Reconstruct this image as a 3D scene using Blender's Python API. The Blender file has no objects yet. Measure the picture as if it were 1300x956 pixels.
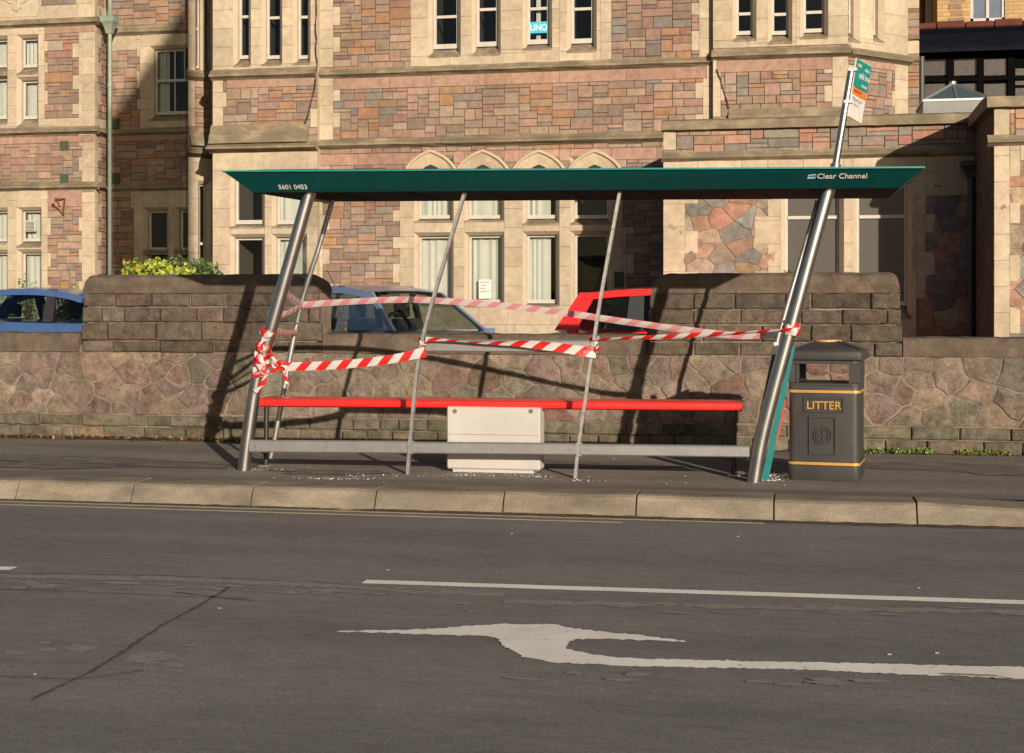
import bpy, math, random
from mathutils import Vector, noise
R=math.radians
rng=random.Random(7)
SC=bpy.context.scene
COL=bpy.context.collection
# ------------------------------------------------------------------ camera geometry (used to place things at real depths)
F=1800.0; TH=R(11.2); CT,ST=math.cos(TH),math.sin(TH); CH=1.52; HY=395.0
def ray(px,py=HY):
    u=(px-650)/F; v=(HY-py)/F
    return (-ST+u*CT, CT+u*ST, v)
def at(px,py,Y):
    r=ray(px,py); t=Y/r[1]; return Vector((r[0]*t,Y,CH+r[2]*t))
def gr(px,py,z=0.0):
    r=ray(px,py); t=(z-CH)/r[2]; return Vector((r[0]*t,r[1]*t,z))
def lin(h):
    h=h.lstrip('#'); o=[]
    for k in (0,2,4):
        c=int(h[k:k+2],16)/255; o.append(c/12.92 if c<=.04045 else ((c+.055)/1.055)**2.4)
    return tuple(o)
# ------------------------------------------------------------------ materials
def newmat(name):
    m=bpy.data.materials.new(name); m.use_nodes=True
    nt=m.node_tree; b=nt.nodes['Principled BSDF']; return m,nt,b
def N(nt,t,**k):
    n=nt.nodes.new(t)
    for a,v in k.items():
        if a in n.inputs: n.inputs[a].default_value=v
        else: setattr(n,a,v)
    return n
def noise_fac(nt,scale,detail=6,rough=.6,vec=None,stretch=None):
    tc=N(nt,'ShaderNodeTexCoord'); src=tc.outputs['Object']
    if stretch:
        mp=N(nt,'ShaderNodeMapping'); mp.inputs['Scale'].default_value=stretch; nt.links.new(src,mp.inputs['Vector']); src=mp.outputs['Vector']
    n=N(nt,'ShaderNodeTexNoise'); n.inputs['Scale'].default_value=scale; n.inputs['Detail'].default_value=detail; n.inputs['Roughness'].default_value=rough
    nt.links.new(src,n.inputs['Vector']); return n.outputs['Fac']
def ramp(nt,fac,stops):
    r=N(nt,'ShaderNodeValToRGB'); e=r.color_ramp.elements
    while len(e)<len(stops): e.new(.5)
    for el,(p,c) in zip(e,stops): el.position=p; el.color=(c,c,c,1) if isinstance(c,(int,float)) else (*c,1)
    nt.links.new(fac,r.inputs['Fac']); return r.outputs['Color']
def mix(nt,kind,fac,a,b):
    m=N(nt,'ShaderNodeMix',data_type='RGBA',blend_type=kind)
    for sock,val in ((m.inputs[0],fac),(m.inputs[6],a),(m.inputs[7],b)):
        if hasattr(val,'links') or isinstance(val,bpy.types.NodeSocket): nt.links.new(val,sock)
        elif isinstance(val,(int,float)): sock.default_value=val
        else: sock.default_value=(*val,1)
    return m.outputs[2]
def bump(nt,b,h,strength=.5,dist=.01,prev=None):
    n=N(nt,'ShaderNodeBump'); n.inputs['Strength'].default_value=strength; n.inputs['Distance'].default_value=dist
    nt.links.new(h,n.inputs['Height'])
    if prev: nt.links.new(prev,n.inputs['Normal'])
    nt.links.new(n.outputs['Normal'],b.inputs['Normal']); return n.outputs['Normal']
def rough_mat(name,col,rough=.85,var=.35,scale=6,fine=60,bs=.5,bd=.006,stain=None,stain_scale=1.5,stain_rng=(.5,.68),metal=0,stretch=None,spec=.3):
    m,nt,b=newmat(name)
    f1=noise_fac(nt,scale,5,.6,stretch=stretch); f2=noise_fac(nt,fine,4,.7)
    c=mix(nt,'MULTIPLY',1.0,col,ramp(nt,f1,[(.3,1-var),(.7,1+var*.4)]))
    c=mix(nt,'MULTIPLY',1.0,c,ramp(nt,f2,[(.3,1-var*.5),(.7,1+var*.3)]))
    if stain:
        f3=noise_fac(nt,stain_scale,6,.65,stretch=stretch); c=mix(nt,'MIX',ramp(nt,f3,[(stain_rng[0],0.),(stain_rng[1],.85)]),c,stain)
    nt.links.new(c,b.inputs['Base Color']); b.inputs['Roughness'].default_value=rough; b.inputs['Metallic'].default_value=metal
    b.inputs['Specular IOR Level'].default_value=spec
    bump(nt,b,f2,bs,bd); return m
def attr_mat(name,rough=.9,var=.3,bs=.6,bd=.008,stain=None,stain_rng=(.55,.75),stain_scale=1.2):
    m,nt,b=newmat(name)
    a=N(nt,'ShaderNodeAttribute',attribute_name='Col')
    f1=noise_fac(nt,9,6,.65); f2=noise_fac(nt,55,5,.75); f4=noise_fac(nt,.7,4,.6)
    c=mix(nt,'MULTIPLY',1.0,a.outputs['Color'],ramp(nt,f1,[(.3,1-var),(.7,1+var*.5)]))
    c=mix(nt,'MULTIPLY',1.0,c,ramp(nt,f2,[(.3,1-var*.7),(.7,1+var*.4)]))
    c=mix(nt,'MULTIPLY',1.0,c,ramp(nt,f4,[(.35,.85),(.65,1.08)]))
    if stain:
        f3=noise_fac(nt,stain_scale,7,.65); c=mix(nt,'MIX',ramp(nt,f3,[(stain_rng[0],0.),(stain_rng[1],.7)]),c,stain)
    nt.links.new(c,b.inputs['Base Color']); b.inputs['Roughness'].default_value=rough; b.inputs['Specular IOR Level'].default_value=.2
    n=bump(nt,b,f1,bs,bd*2); bump(nt,b,f2,bs,bd,prev=n); return m
def plain(name,col,rough=.5,metal=0,spec=.5,coat=0):
    m,nt,b=newmat(name)
    f=noise_fac(nt,8,5,.6); c=mix(nt,'MULTIPLY',1.0,col,ramp(nt,f,[(.3,.88),(.7,1.08)]))
    nt.links.new(c,b.inputs['Base Color']); b.inputs['Metallic'].default_value=metal
    rr=ramp(nt,noise_fac(nt,25,4,.7),[(.3,max(0,rough-.06)),(.7,min(1,rough+.1))]); nt.links.new(rr,b.inputs['Roughness'])
    b.inputs['Specular IOR Level'].default_value=spec; b.inputs['Coat Weight'].default_value=coat; return m
def glass_mat(name,tint=(.8,.85,.85),refl=.12,rough=.02,opac=0.0,ocol=(.1,.1,.1)):
    m=bpy.data.materials.new(name); m.use_nodes=True; nt=m.node_tree; nt.nodes.clear()
    out=N(nt,'ShaderNodeOutputMaterial'); tr=N(nt,'ShaderNodeBsdfTransparent'); tr.inputs[0].default_value=(*tint,1)
    gl=N(nt,'ShaderNodeBsdfGlossy'); gl.inputs['Roughness'].default_value=rough; gl.inputs[0].default_value=(.9,.95,1,1)
    fr=N(nt,'ShaderNodeFresnel'); fr.inputs[0].default_value=1.45
    mm=N(nt,'ShaderNodeMath',operation='MULTIPLY_ADD'); nt.links.new(fr.outputs[0],mm.inputs[0]); mm.inputs[1].default_value=1.0; mm.inputs[2].default_value=refl
    mx=N(nt,'ShaderNodeMixShader'); nt.links.new(mm.outputs[0],mx.inputs[0]); nt.links.new(tr.outputs[0],mx.inputs[1]); nt.links.new(gl.outputs[0],mx.inputs[2])
    last=mx.outputs[0]
    if opac:
        df=N(nt,'ShaderNodeBsdfDiffuse'); df.inputs[0].default_value=(*ocol,1)
        m2=N(nt,'ShaderNodeMixShader'); m2.inputs[0].default_value=opac; nt.links.new(last,m2.inputs[1]); nt.links.new(df.outputs[0],m2.inputs[2]); last=m2.outputs[0]
    nt.links.new(last,out.inputs[0]); return m
# ------------------------------------------------------------------ mesh builder
class MB:
    def __init__(s): s.v=[]; s.f=[]; s.c=[]; s.m=[]; s.uv={}; s.col=None; s.mi=0
    def vert(s,p): s.v.append(tuple(p)); s.c.append(s.col); return len(s.v)-1
    def face(s,ids): s.f.append(tuple(ids)); s.m.append(s.mi)
    def quad(s,*ps): s.face([s.vert(p) for p in ps])
    def box(s,x0,x1,y0,y1,z0,z1): s.hexa([(x0,y0,z0),(x1,y0,z0),(x1,y1,z0),(x0,y1,z0),(x0,y0,z1),(x1,y0,z1),(x1,y1,z1),(x0,y1,z1)])
    def hexa(s,P):
        i=[s.vert(p) for p in P]
        for q in ((3,2,1,0),(4,5,6,7),(0,1,5,4),(1,2,6,5),(2,3,7,6),(3,0,4,7)): s.face([i[k] for k in q])
    def bbox(s,x0,x1,y0,y1,z0,z1,b=.01):   # box with chamfered vertical and horizontal edges
        rings=[]
        for z,e in ((z0,b),(z0+b,0),(z1-b,0),(z1,b)):
            k=b
            rings.append([s.vert(p) for p in ((x0+e+k*(e==0),y0+e,z),(x1-e-k*(e==0),y0+e,z),(x1-e,y0+e+k*(e==0),z),(x1-e,y1-e-k*(e==0),z),(x1-e-k*(e==0),y1-e,z),(x0+e+k*(e==0),y1-e,z),(x0+e,y1-e-k*(e==0),z),(x0+e,y0+e+k*(e==0),z))])
        s.face(rings[0][::-1]); s.face(rings[-1])
        for a,b2 in zip(rings,rings[1:]):
            for k in range(8): s.face((a[k],a[(k+1)%8],b2[(k+1)%8],b2[k]))
    def loft(s,rings,closed=True,cap=True):
        R_=[[s.vert(p) for p in r] for r in rings]; n=len(R_[0])
        for a,b in zip(R_,R_[1:]):
            for k in range(n if closed else n-1): s.face((a[k],a[(k+1)%n],b[(k+1)%n],b[k]))
        if cap: s.face(R_[0][::-1]); s.face(R_[-1])
    def tube(s,path,r,seg=12,cap=True,sx=1.0):
        path=[Vector(p) for p in path]; rs=r if isinstance(r,(list,tuple)) else [r]*len(path); rings=[]
        for i,p in enumerate(path):
            d=(path[min(i+1,len(path)-1)]-path[max(i-1,0)]).normalized()
            up=Vector((0,1,0)) if abs(d.y)<.9 else Vector((0,0,1))
            a=d.cross(up).normalized(); b=a.cross(d).normalized()
            rings.append([p+(a*math.cos(2*math.pi*k/seg)*sx+b*math.sin(2*math.pi*k/seg))*rs[i] for k in range(seg)])
        s.loft(rings,True,cap)
    def bar(s,a,b,w,h):   # rectangular beam a->b: w across (horizontal-ish), h along y
        a=Vector(a); b=Vector(b); d=(b-a).normalized(); up=Vector((0,1,0)) if abs(d.y)<.9 else Vector((0,0,1))
        u=d.cross(up).normalized()*w/2; v=u.cross(d).normalized()*h/2
        s.loft([[p-u-v,p+u-v,p+u+v,p-u+v] for p in (a,b)])
    def build(s,name,mats,parent=None,smooth=False,bevel=0):
        me=bpy.data.meshes.new(name); me.from_pydata(s.v,[],s.f)
        if not isinstance(mats,(list,tuple)): mats=[mats]
        for m in mats: me.materials.append(m)
        if any(s.m):
            for p,k in zip(me.polygons,s.m): p.material_index=k
        if any(c is not None for c in s.c):
            ca=me.color_attributes.new('Col','FLOAT_COLOR','POINT')
            fl=[]
            for c in s.c: fl+= [*(c or (.3,.3,.3)),1]
            ca.data.foreach_set('color',fl)
        if s.uv:
            ul=me.uv_layers.new(name='UVMap')
            for l in me.loops: ul.data[l.index].uv=s.uv.get(l.vertex_index,(0,0))
        if smooth: me.polygons.foreach_set('use_smooth',[True]*len(me.polygons))
        me.update(); o=bpy.data.objects.new(name,me); COL.objects.link(o)
        if smooth:
            try: me.set_sharp_from_angle(angle=R(40))
            except Exception: pass
        if parent:
            o.parent=parent; o.matrix_parent_inverse=parent.matrix_world.inverted() if False else o.matrix_parent_inverse
            o.location=-Vector(parent['_o']) if '_o' in parent else (0,0,0)
            o['_o']=parent['_o'] if '_o' in parent else (0,0,0)
            if parent.type=='MESH': o.location=(0,0,0)
        return o
def tag(o,label=None,cat=None,group=None,kind=None):
    if label: o['label']=label
    if cat: o['category']=cat
    if group: o['group']=group
    if kind: o['kind']=kind
    return o
def thing(name,loc,label,cat,group=None):
    o=bpy.data.objects.new(name,None); COL.objects.link(o); o.location=loc; o['_o']=tuple(loc); o.empty_display_size=.3
    return tag(o,label,cat,group)
def text_part(name,body,size,mat,parent,origin,xdir,updir,extrude=.001,align='LEFT',sx=1.0,bold=0.0):
    cu=bpy.data.curves.new(name,'FONT'); cu.body=body; cu.size=size; cu.extrude=extrude; cu.align_x=align; cu.offset=bold
    tmp=bpy.data.objects.new(name,cu); COL.objects.link(tmp)
    dg=bpy.context.evaluated_depsgraph_get(); me=bpy.data.meshes.new_from_object(tmp.evaluated_get(dg))
    COL.objects.unlink(tmp); bpy.data.objects.remove(tmp); bpy.data.curves.remove(cu)
    x=Vector(xdir).normalized(); u=Vector(updir).normalized(); n=x.cross(u)
    for v in me.vertices:
        c=v.co; v.co=Vector(origin)+x*c.x*sx+u*c.y+n*c.z
    me.materials.clear(); me.materials.append(mat); me.name=name
    o=bpy.data.objects.new(name,me); COL.objects.link(o); o.parent=parent
    if parent is not None and parent.type!='MESH': o.location=-Vector(parent['_o'])
    return o
# ------------------------------------------------------------------ material library
M={}
M['stone']=attr_mat('squared sandstone',var=.28,bs=.5)
M['cream']=attr_mat('cream limestone',var=.2,bs=.35,stain=(.22,.18,.125),stain_rng=(.5,.85),stain_scale=1.7)
M['mortar']=rough_mat('mortar',(.19,.14,.10),var=.3)
M['string']=rough_mat('weathered string course',(.30,.245,.16),var=.5,scale=3,stain=(.125,.105,.07),stain_scale=2.5,stain_rng=(.35,.6),stretch=(1,1,1.5))
M['lime']=rough_mat('lime reveal',(.445,.37,.27),var=.15,stain=(.33,.27,.17),stain_scale=3,stain_rng=(.55,.8))
M['sillm']=rough_mat('dark weathered sill',(.22,.18,.12),var=.45,scale=9,stain=(.34,.28,.19),stain_scale=4,stain_rng=(.5,.75))
M['white']=rough_mat('white window paint',(.43,.415,.375),rough=.5,var=.12,bs=.1)
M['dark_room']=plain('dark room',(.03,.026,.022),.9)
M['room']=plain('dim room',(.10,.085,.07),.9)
M['pane']=glass_mat('window glass',(.75,.78,.76),refl=.0)
M['frost']=glass_mat('frosted glass',(.3,.3,.3),refl=.06,rough=.3,opac=.8,ocol=(.10,.095,.085))
M['curtain']=rough_mat('white curtain',(.62,.61,.56),var=.08,bs=.1)
M['rubble']=attr_mat('rubble stone',var=.35,bs=.8,bd=.012)
M['wallstone']=attr_mat('boundary wall stone',var=.55,bs=1.0,bd=.014,stain=(.09,.078,.055),stain_rng=(.5,.8))
M['wallmortar']=rough_mat('ribbon pointing',(.205,.168,.13),var=.4,scale=5,stain=(.06,.05,.04),stain_scale=3,stain_rng=(.52,.66))
M['coping']=rough_mat('coping stone',(.165,.125,.092),var=.45,scale=7,fine=70,bs=1,bd=.02,stain=(.08,.065,.048),stain_scale=1.6,stain_rng=(.45,.7))
M['steel']=plain('brushed steel',(.47,.46,.45),.28,1)
for n_ in list(M['steel'].node_tree.nodes):
    if n_.type in('VALTORGB','TEX_NOISE'): pass
for l_ in list(M['steel'].node_tree.links):
    if l_.to_socket.name=='Roughness': M['steel'].node_tree.links.remove(l_)
M['steel'].node_tree.nodes['Principled BSDF'].inputs['Roughness'].default_value=.3
M['alu']=plain('dull aluminium',(.42,.41,.40),.42,.85)
M['galv']=plain('galvanised rail',(.24,.24,.24),.5,.5)
M['teal']=plain('dark green paint',(.0,.052,.051),.4,0,.3)
M['teal_l']=plain('light green lip',(.01,.19,.16),.35)
M['teal_p']=plain('teal panel',(.0,.13,.13),.4)
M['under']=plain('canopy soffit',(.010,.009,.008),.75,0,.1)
M['red']=plain('red enamel',(.66,.018,.014),.35,0,.5,.3)
M['black']=plain('black paint',(.018,.018,.018),.4)
M['bin']=rough_mat('charcoal plastic',(.036,.035,.034),rough=.55,var=.15,bs=.1,fine=120,stain=(.055,.052,.048),stain_scale=3,stain_rng=(.55,.8),spec=.4)
M['gold']=plain('gold band',(.50,.28,.07),.4,.3)
M['brass']=plain('stub plate',(.50,.30,.12),.6,.2)
M['whitebox']=rough_mat('grey white render',(.41,.395,.375),var=.1,scale=3,bs=.2,bd=.003,stain=(.36,.33,.29),stain_scale=2.2,stain_rng=(.6,.85))
M['letter']=plain('white lettering',(.6,.62,.6),.5)
M['green_pipe']=plain('sage drainpipe paint',(.20,.25,.19),.5)
M['dkpipe']=plain('dark drainpipe paint',(.035,.045,.042),.5)
M['black_tile']=rough_mat('slate',(.010,.012,.018),var=.3,spec=.0,rough=1)  # darkened so the colour also carries shade on the annexe roof
M['ridge']=rough_mat('red ridge tile',(.10,.028,.02),var=.3)
M['rust']=rough_mat('rusty iron',(.12,.055,.03),var=.4)
M['vent']=plain('dark green vent',(.045,.055,.035),.7)
M['leafy']=None
# asphalt
def asphalt(name,base,patch,dark,scale=1.0,agg=260):
    m,nt,b=newmat(name)
    f1=noise_fac(nt,1.2,6,.6,stretch=(.25,1.2,1)); f2=noise_fac(nt,agg,3,.8); f3=noise_fac(nt,.5,4,.5); f5=noise_fac(nt,30,5,.7)
    c=mix(nt,'MIX',ramp(nt,f1,[(.42,0.),(.60,1.)]),base,patch)
    c=mix(nt,'MULTIPLY',1.,c,ramp(nt,f2,[(.3,.45),(.5,1.0),(.68,1.7)]))
    f7=noise_fac(nt,75,4,.8); c=mix(nt,'MULTIPLY',1.,c,ramp(nt,f7,[(.32,.62),(.5,1.0),(.7,1.42)])); f8=noise_fac(nt,11,5,.7,stretch=(.4,1.3,1)); c=mix(nt,'MULTIPLY',1.,c,ramp(nt,f8,[(.35,.86),(.65,1.12)]))
    c=mix(nt,'MULTIPLY',1.,c,ramp(nt,f5,[(.3,.82),(.7,1.12)]))
    c=mix(nt,'MULTIPLY',1.,c,ramp(nt,f3,[(.3,.88),(.7,1.08)]))
    f6=noise_fac(nt,3.3,7,.75,stretch=(.35,1.6,1)); c=mix(nt,'MIX',ramp(nt,f6,[(.60,0.),(.70,.45)]),c,dark)
    nt.links.new(c,b.inputs['Base Color']); b.inputs['Roughness'].default_value=.85; b.inputs['Specular IOR Level'].default_value=.25
    bump(nt,b,f2,.55,.005); return m
M['road']=asphalt('road asphalt',(.180,.173,.164),(.150,.144,.136),(.098,.093,.087))
M['path']=asphalt('footway asphalt',(.205,.182,.158),(.155,.136,.117),(.095,.082,.07),agg=200)
M['kerb']=rough_mat('concrete kerb',(.235,.198,.152),var=.5,scale=5,fine=70,bs=.9,bd=.006,stain=(.125,.108,.078),stain_scale=2.6,stain_rng=(.47,.72),stretch=(.4,1,1))
def paint_mat(name,col,under,lo,hi,sc=30,st=None):
    m,nt,b=newmat(name); f=noise_fac(nt,sc,7,.75,stretch=st)
    f0=noise_fac(nt,2.2,5,.6); f2=noise_fac(nt,200,3,.8)
    c=mix(nt,'MULTIPLY',1.,col,ramp(nt,f0,[(.3,.8),(.7,1.05)])); c=mix(nt,'MIX',ramp(nt,f,[(lo,1.),(hi,0.)]),c,under)
    c=mix(nt,'MULTIPLY',1.,c,ramp(nt,f2,[(.3,.8),(.7,1.1)]))
    nt.links.new(c,b.inputs['Base Color']); b.inputs['Roughness'].default_value=.75; bump(nt,b,f2,.4,.003); return m
M['paint']=paint_mat('white road paint',(.88,.84,.77),(.20,.188,.172),.33,.40)
M['ypaint']=paint_mat('faded yellow road paint',(.64,.54,.36),(.19,.17,.15),.36,.46,14,(.5,3,1))
M['tar']=rough_mat('bitumen seam',(.088,.077,.073),var=.3,bs=.3)
M['dirt']=rough_mat('gutter dirt',(.10,.075,.052),var=.6,scale=12,bs=1,bd=.02)
M['ground']=rough_mat('tarmac yard',(.12,.11,.10),var=.3)
def tape_mat(name,red,white,trans=.35,freq=5.4):
    m,nt,b=newmat(name); nt.nodes.remove(b)
    out=[n for n in nt.nodes if n.type=='OUTPUT_MATERIAL'][0]
    uv=N(nt,'ShaderNodeUVMap',uv_map='UVMap'); sp=N(nt,'ShaderNodeSeparateXYZ'); nt.links.new(uv.outputs[0],sp.inputs[0])
    a=N(nt,'ShaderNodeMath',operation='MULTIPLY_ADD'); nt.links.new(sp.outputs[1],a.inputs[0]); a.inputs[1].default_value=-1.0; nt.links.new(sp.outputs[0],a.inputs[2])
    b2=N(nt,'ShaderNodeMath',operation='MULTIPLY'); nt.links.new(a.outputs[0],b2.inputs[0]); b2.inputs[1].default_value=freq
    c=N(nt,'ShaderNodeMath',operation='FRACT'); nt.links.new(b2.outputs[0],c.inputs[0])
    d=N(nt,'ShaderNodeMath',operation='GREATER_THAN'); nt.links.new(c.outputs[0],d.inputs[0]); d.inputs[1].default_value=.5
    cc=mix(nt,'MIX',d.outputs[0],red,white)
    p=N(nt,'ShaderNodeBsdfPrincipled'); nt.links.new(cc,p.inputs['Base Color']); p.inputs['Roughness'].default_value=.35
    t=N(nt,'ShaderNodeBsdfTranslucent'); nt.links.new(cc,t.inputs['Color'])
    f=noise_fac(nt,40,4,.6); bump(nt,p,f,.4,.01)
    x=N(nt,'ShaderNodeMixShader'); x.inputs[0].default_value=trans; nt.links.new(p.outputs[0],x.inputs[1]); nt.links.new(t.outputs[0],x.inputs[2]); nt.links.new(x.outputs[0],out.inputs[0]); return m
M['tape']=tape_mat('red and white tape',(.66,.02,.018),(.62,.61,.59))
M['tapeb']=tape_mat('pink reverse of tape',(.64,.27,.29),(.63,.53,.53),.4)
def leaf_mat(name,c1,c2,c3):
    m,nt,b=newmat(name); oi=N(nt,'ShaderNodeAttribute',attribute_name='Col')
    f=noise_fac(nt,4,4,.6); c=mix(nt,'MULTIPLY',1.,oi.outputs['Color'],ramp(nt,f,[(.3,.7),(.7,1.15)]))
    nt.links.new(c,b.inputs['Base Color']); b.inputs['Roughness'].default_value=.55
    b.inputs['Subsurface Weight'].default_value=0; return m
M['leaf']=leaf_mat('leaves',0,0,0)
M['bark']=rough_mat('twig bark',(.09,.065,.04),var=.4)
# ------------------------------------------------------------------ stone facades
STONES=[(0.304, 0.205, 0.161), (0.329, 0.227, 0.175), (0.301, 0.188, 0.122), (0.279, 0.195, 0.133), (0.297, 0.216, 0.158), (0.256, 0.187, 0.146), (0.211, 0.185, 0.163), (0.235, 0.175, 0.135), (0.223, 0.161, 0.124), (0.299, 0.237, 0.178), (0.277, 0.164, 0.131), (0.307, 0.175, 0.102), (0.288, 0.2, 0.153), (0.271, 0.187, 0.14)]
GREYS=[(.27,.24,.21),(.25,.22,.19),(.32,.27,.21)]
def jit(c,a=.12,r=rng): k=1+r.uniform(-a,a); return tuple(max(.005,x*k*(1+r.uniform(-a*.3,a*.3))) for x in c)
class Plane2:
    def __init__(s,o,d):
        s.o=Vector((o[0],o[1])); s.d=Vector(d).normalized(); s.n=Vector((s.d.y,-s.d.x))
    def hit(s,px):
        r=ray(px); r2=Vector((r[0],r[1])); t=s.o.dot(s.n)/r2.dot(s.n); return t,(r2*t-s.o).dot(s.d)
    def S(s,px): return s.hit(px)[1]
    def Z(s,px,py): return CH+(HY-py)/F*s.hit(px)[0]
    def P(s,a,z,out=0.0):
        q=s.o+s.d*a+s.n*out; return (q.x,q.y,z)
class Fac:
    CW=.06; CHh=.0625
    def __init__(s,parent,pl,px0,px1,z0,z1,seed=1,stones=STONES,rubble=False):
        s.par=parent; s.pl=pl; s.s0=pl.S(px0) if px0 is not None else 0; s.s1=pl.S(px1)
        s.setup(z0,z1,seed,stones,rubble)
    def setup(s,z0,z1,seed,stones,rubble):
        s.n=max(1,round((s.s1-s.s0)/s.CW)); s.cw=(s.s1-s.s0)/s.n
        s.z0=z0; s.m=round((z1-z0)/s.CHh); s.ch=(z1-z0)/s.m
        s.g=[['S']*s.n for _ in range(s.m)]; s.r=random.Random(seed); s.stones=stones; s.rubble=rubble
        
    def I(s,px): return max(0,min(s.n,round((s.pl.S(px)-s.s0)/s.cw)))
    def J(s,px,py): return max(0,min(s.m,round((s.pl.Z(px,py)-s.z0)/s.ch)))
    def rect(s,kind,px0,px1,yt,yb,over=False):
        pm=(px0+px1)/2; i0,i1=s.I(px0),s.I(px1); j0,j1=s.J(pm,yb),s.J(pm,yt); s.cells(kind,i0,i1,j0,j1,over); return i0,i1,j0,j1
    def cells(s,kind,i0,i1,j0,j1,over=False):
        for j in range(j0,j1):
            for i in range(i0,i1):
                if s.g[j][i]=='S' or over: s.g[j][i]=kind
    def quoin(s,px0,px1,yt,yb,left=False,right=False,tooth=2,per=4,kind='A'):
        pm=(px0+px1)/2; i0,i1=s.I(px0),s.I(px1); j0,j1=s.J(pm,yb),s.J(pm,yt); k=0
        j=j0
        while j<j1:
            h=min(s.r.choice((per-1,per,per,per+1)),j1-j); e=tooth if k%2 else 0
            s.cells(kind,max(0,i0-(e if left else 0)),min(s.n,i1+(e if right else 0)),j,j+h); j+=h; k+=1
    def string(s,px0,px1,yt,yb,out=.08,ext=(0,0),zz=None):
        pm=(px0+px1)/2; a,b=s.pl.S(px0)-ext[0],s.pl.S(px1)+ext[1]; z1,z0=s.pl.Z(pm,yt),s.pl.Z(pm,yb)
        if zz: z0,z1=zz
        h=z1-z0; n=max(1,int((b-a)/1.1)); 
        prof=[(0,z1+.02),(out*.55,z1-.25*h),(out,z1-.45*h),(out,z1-.7*h),(out*.45,z0+.12*h),(.0,z0-.01)]
        xs=[a+(b-a)*k/(n*4) for k in range(n*4+1)]; SM=MB()
        rings=[]
        for x in xs:
            q=.006
            rings.append([s.pl.P(x,z+s.r.uniform(-q,q),o+s.r.uniform(-q,q)*.7) for o,z in prof])
        SM.loft(rings,closed=False,cap=False)
        for rr in (rings[0],rings[-1]): SM.face([SM.vert(p) for p in rr])
        SM.build('string_course',M['string'],s.par)
    def wedge(s,px0,px1,yt,yb,o0,o1):
        pm=(px0+px1)/2; a,b=s.pl.S(px0),s.pl.S(px1); z1,z0=s.pl.Z(pm,yt),s.pl.Z(pm,yb); P=s.pl.P; zm=(z0+z1)/2; om=(o0+o1)/2
        for (za,zb,oa,ob) in ((z1,zm,o0,om),(zm-.005,z0,om+.02,o1)):
            SM=MB(); SM.hexa([P(a,zb,-.02),P(b,zb,-.02),P(b,zb,ob),P(a,zb,ob),P(a,za,-.02),P(b,za,-.02),P(b,za,oa),P(a,za,oa)]); SM.build('weathering_course',M['string'],s.par)
    def window(s,px0,px1,yt,yb,style='dark',fw=.04,rail=.5,cham=1,sill=2,depth=.17,bars=(),both=True,label=None,curt=None,frost=False,arch=False,frame='white'):
        pm=(px0+px1)/2; pl=s.pl; P=pl.P
        i0=max(0,s.I(px0)-cham); i1=min(s.n,s.I(px1)+cham); j0=max(0,s.J(pm,yb)-sill); j1=min(s.m,s.J(pm,yt)+(1 if cham else 0))
        s.cells('H',i0,i1,j0,j1,True)
        A0,A1=s.s0+i0*s.cw,s.s0+i1*s.cw; Z0,Z1=s.z0+j0*s.ch,s.z0+j1*s.ch
        g0,g1=A0+cham*.055,A1-cham*.055; h0,h1=pl.Z(pm,yb),Z1-(.05 if cham else 0)
        if h0<Z0+.01: h0=Z0+.01
        mo=-.07; R_=MB(); SI=MB()
        hm=Z0+(h0-Z0)*.45
        R_.quad(P(A0,Z0,.004),P(A0,Z1,.004),P(g0,h1,mo),P(g0,hm,mo)); R_.quad(P(g0,hm,mo),P(g0,h1,mo),P(g0,h1,-depth),P(g0,h0,-depth))
        R_.quad(P(A1,Z0,.004),P(A1,Z1,.004),P(g1,h1,mo),P(g1,hm,mo)); R_.quad(P(g1,hm,mo),P(g1,h1,mo),P(g1,h1,-depth),P(g1,h0,-depth))
        R_.quad(P(A0,Z1,.004),P(A1,Z1,.004),P(g1,h1,mo),P(g0,h1,mo)); R_.quad(P(g0,h1,mo),P(g1,h1,mo),P(g1,h1,-depth),P(g0,h1,-depth))
        SI.quad(P(A0,Z0,.01),P(A1,Z0,.01),P(g1,h0,-depth-.02),P(g0,h0,-depth-.02)); SI.quad(P(A0,Z0-.03,.01),P(A1,Z0-.03,.01),P(A1,Z0,.01),P(A0,Z0,.01))
        w=MB(); d0,d1=-depth,-depth+.035
        def b(a0,a1,z0_,z1_,o0=d0,o1=d1): w.hexa([P(a0,z0_,o1),P(a1,z0_,o1),P(a1,z0_,o0),P(a0,z0_,o0),P(a0,z1_,o1),P(a1,z1_,o1),P(a1,z1_,o0),P(a0,z1_,o0)])
        b(g0,g0+fw,h0,h1); b(g1-fw,g1,h0,h1); b(g0+fw,g1-fw,h1-fw,h1); b(g0+fw,g1-fw,h0,h0+fw*1.7)
        if rail: zz=h0+(h1-h0)*rail; b(g0+fw,g1-fw,zz-.02,zz+.025,d0-.01,d1+.012)
        for (fa,za,zb) in bars: x=g0+(g1-g0)*fa; b(x-.011,x+.011,h0+(h1-h0)*za,h0+(h1-h0)*zb,d0+.003,d1-.006)
        wo=w.build('window',M[frame],s.par)
        if label: wo['label']=label
        R_.build('surround',M['lime'],wo); SI.build('sill',M['sillm'],wo)
        gmb=MB(); gmb.quad(P(g0+fw*.6,h0+fw,d0+.012),P(g1-fw*.6,h0+fw,d0+.012),P(g1-fw*.6,h1-fw*.6,d0+.012),P(g0+fw*.6,h1-fw*.6,d0+.012))
        gmb.build('pane',M['frost'] if frost else M['pane'],wo)
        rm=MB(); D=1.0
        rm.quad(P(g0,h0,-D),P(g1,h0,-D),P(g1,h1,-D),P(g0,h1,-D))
        for q in ((g0,g0,h0,h1),(g1,g1,h0,h1)): rm.quad(P(q[0],q[2],-depth-.005),P(q[0],q[2],-D),P(q[0],q[3],-D),P(q[0],q[3],-depth-.005))
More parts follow.
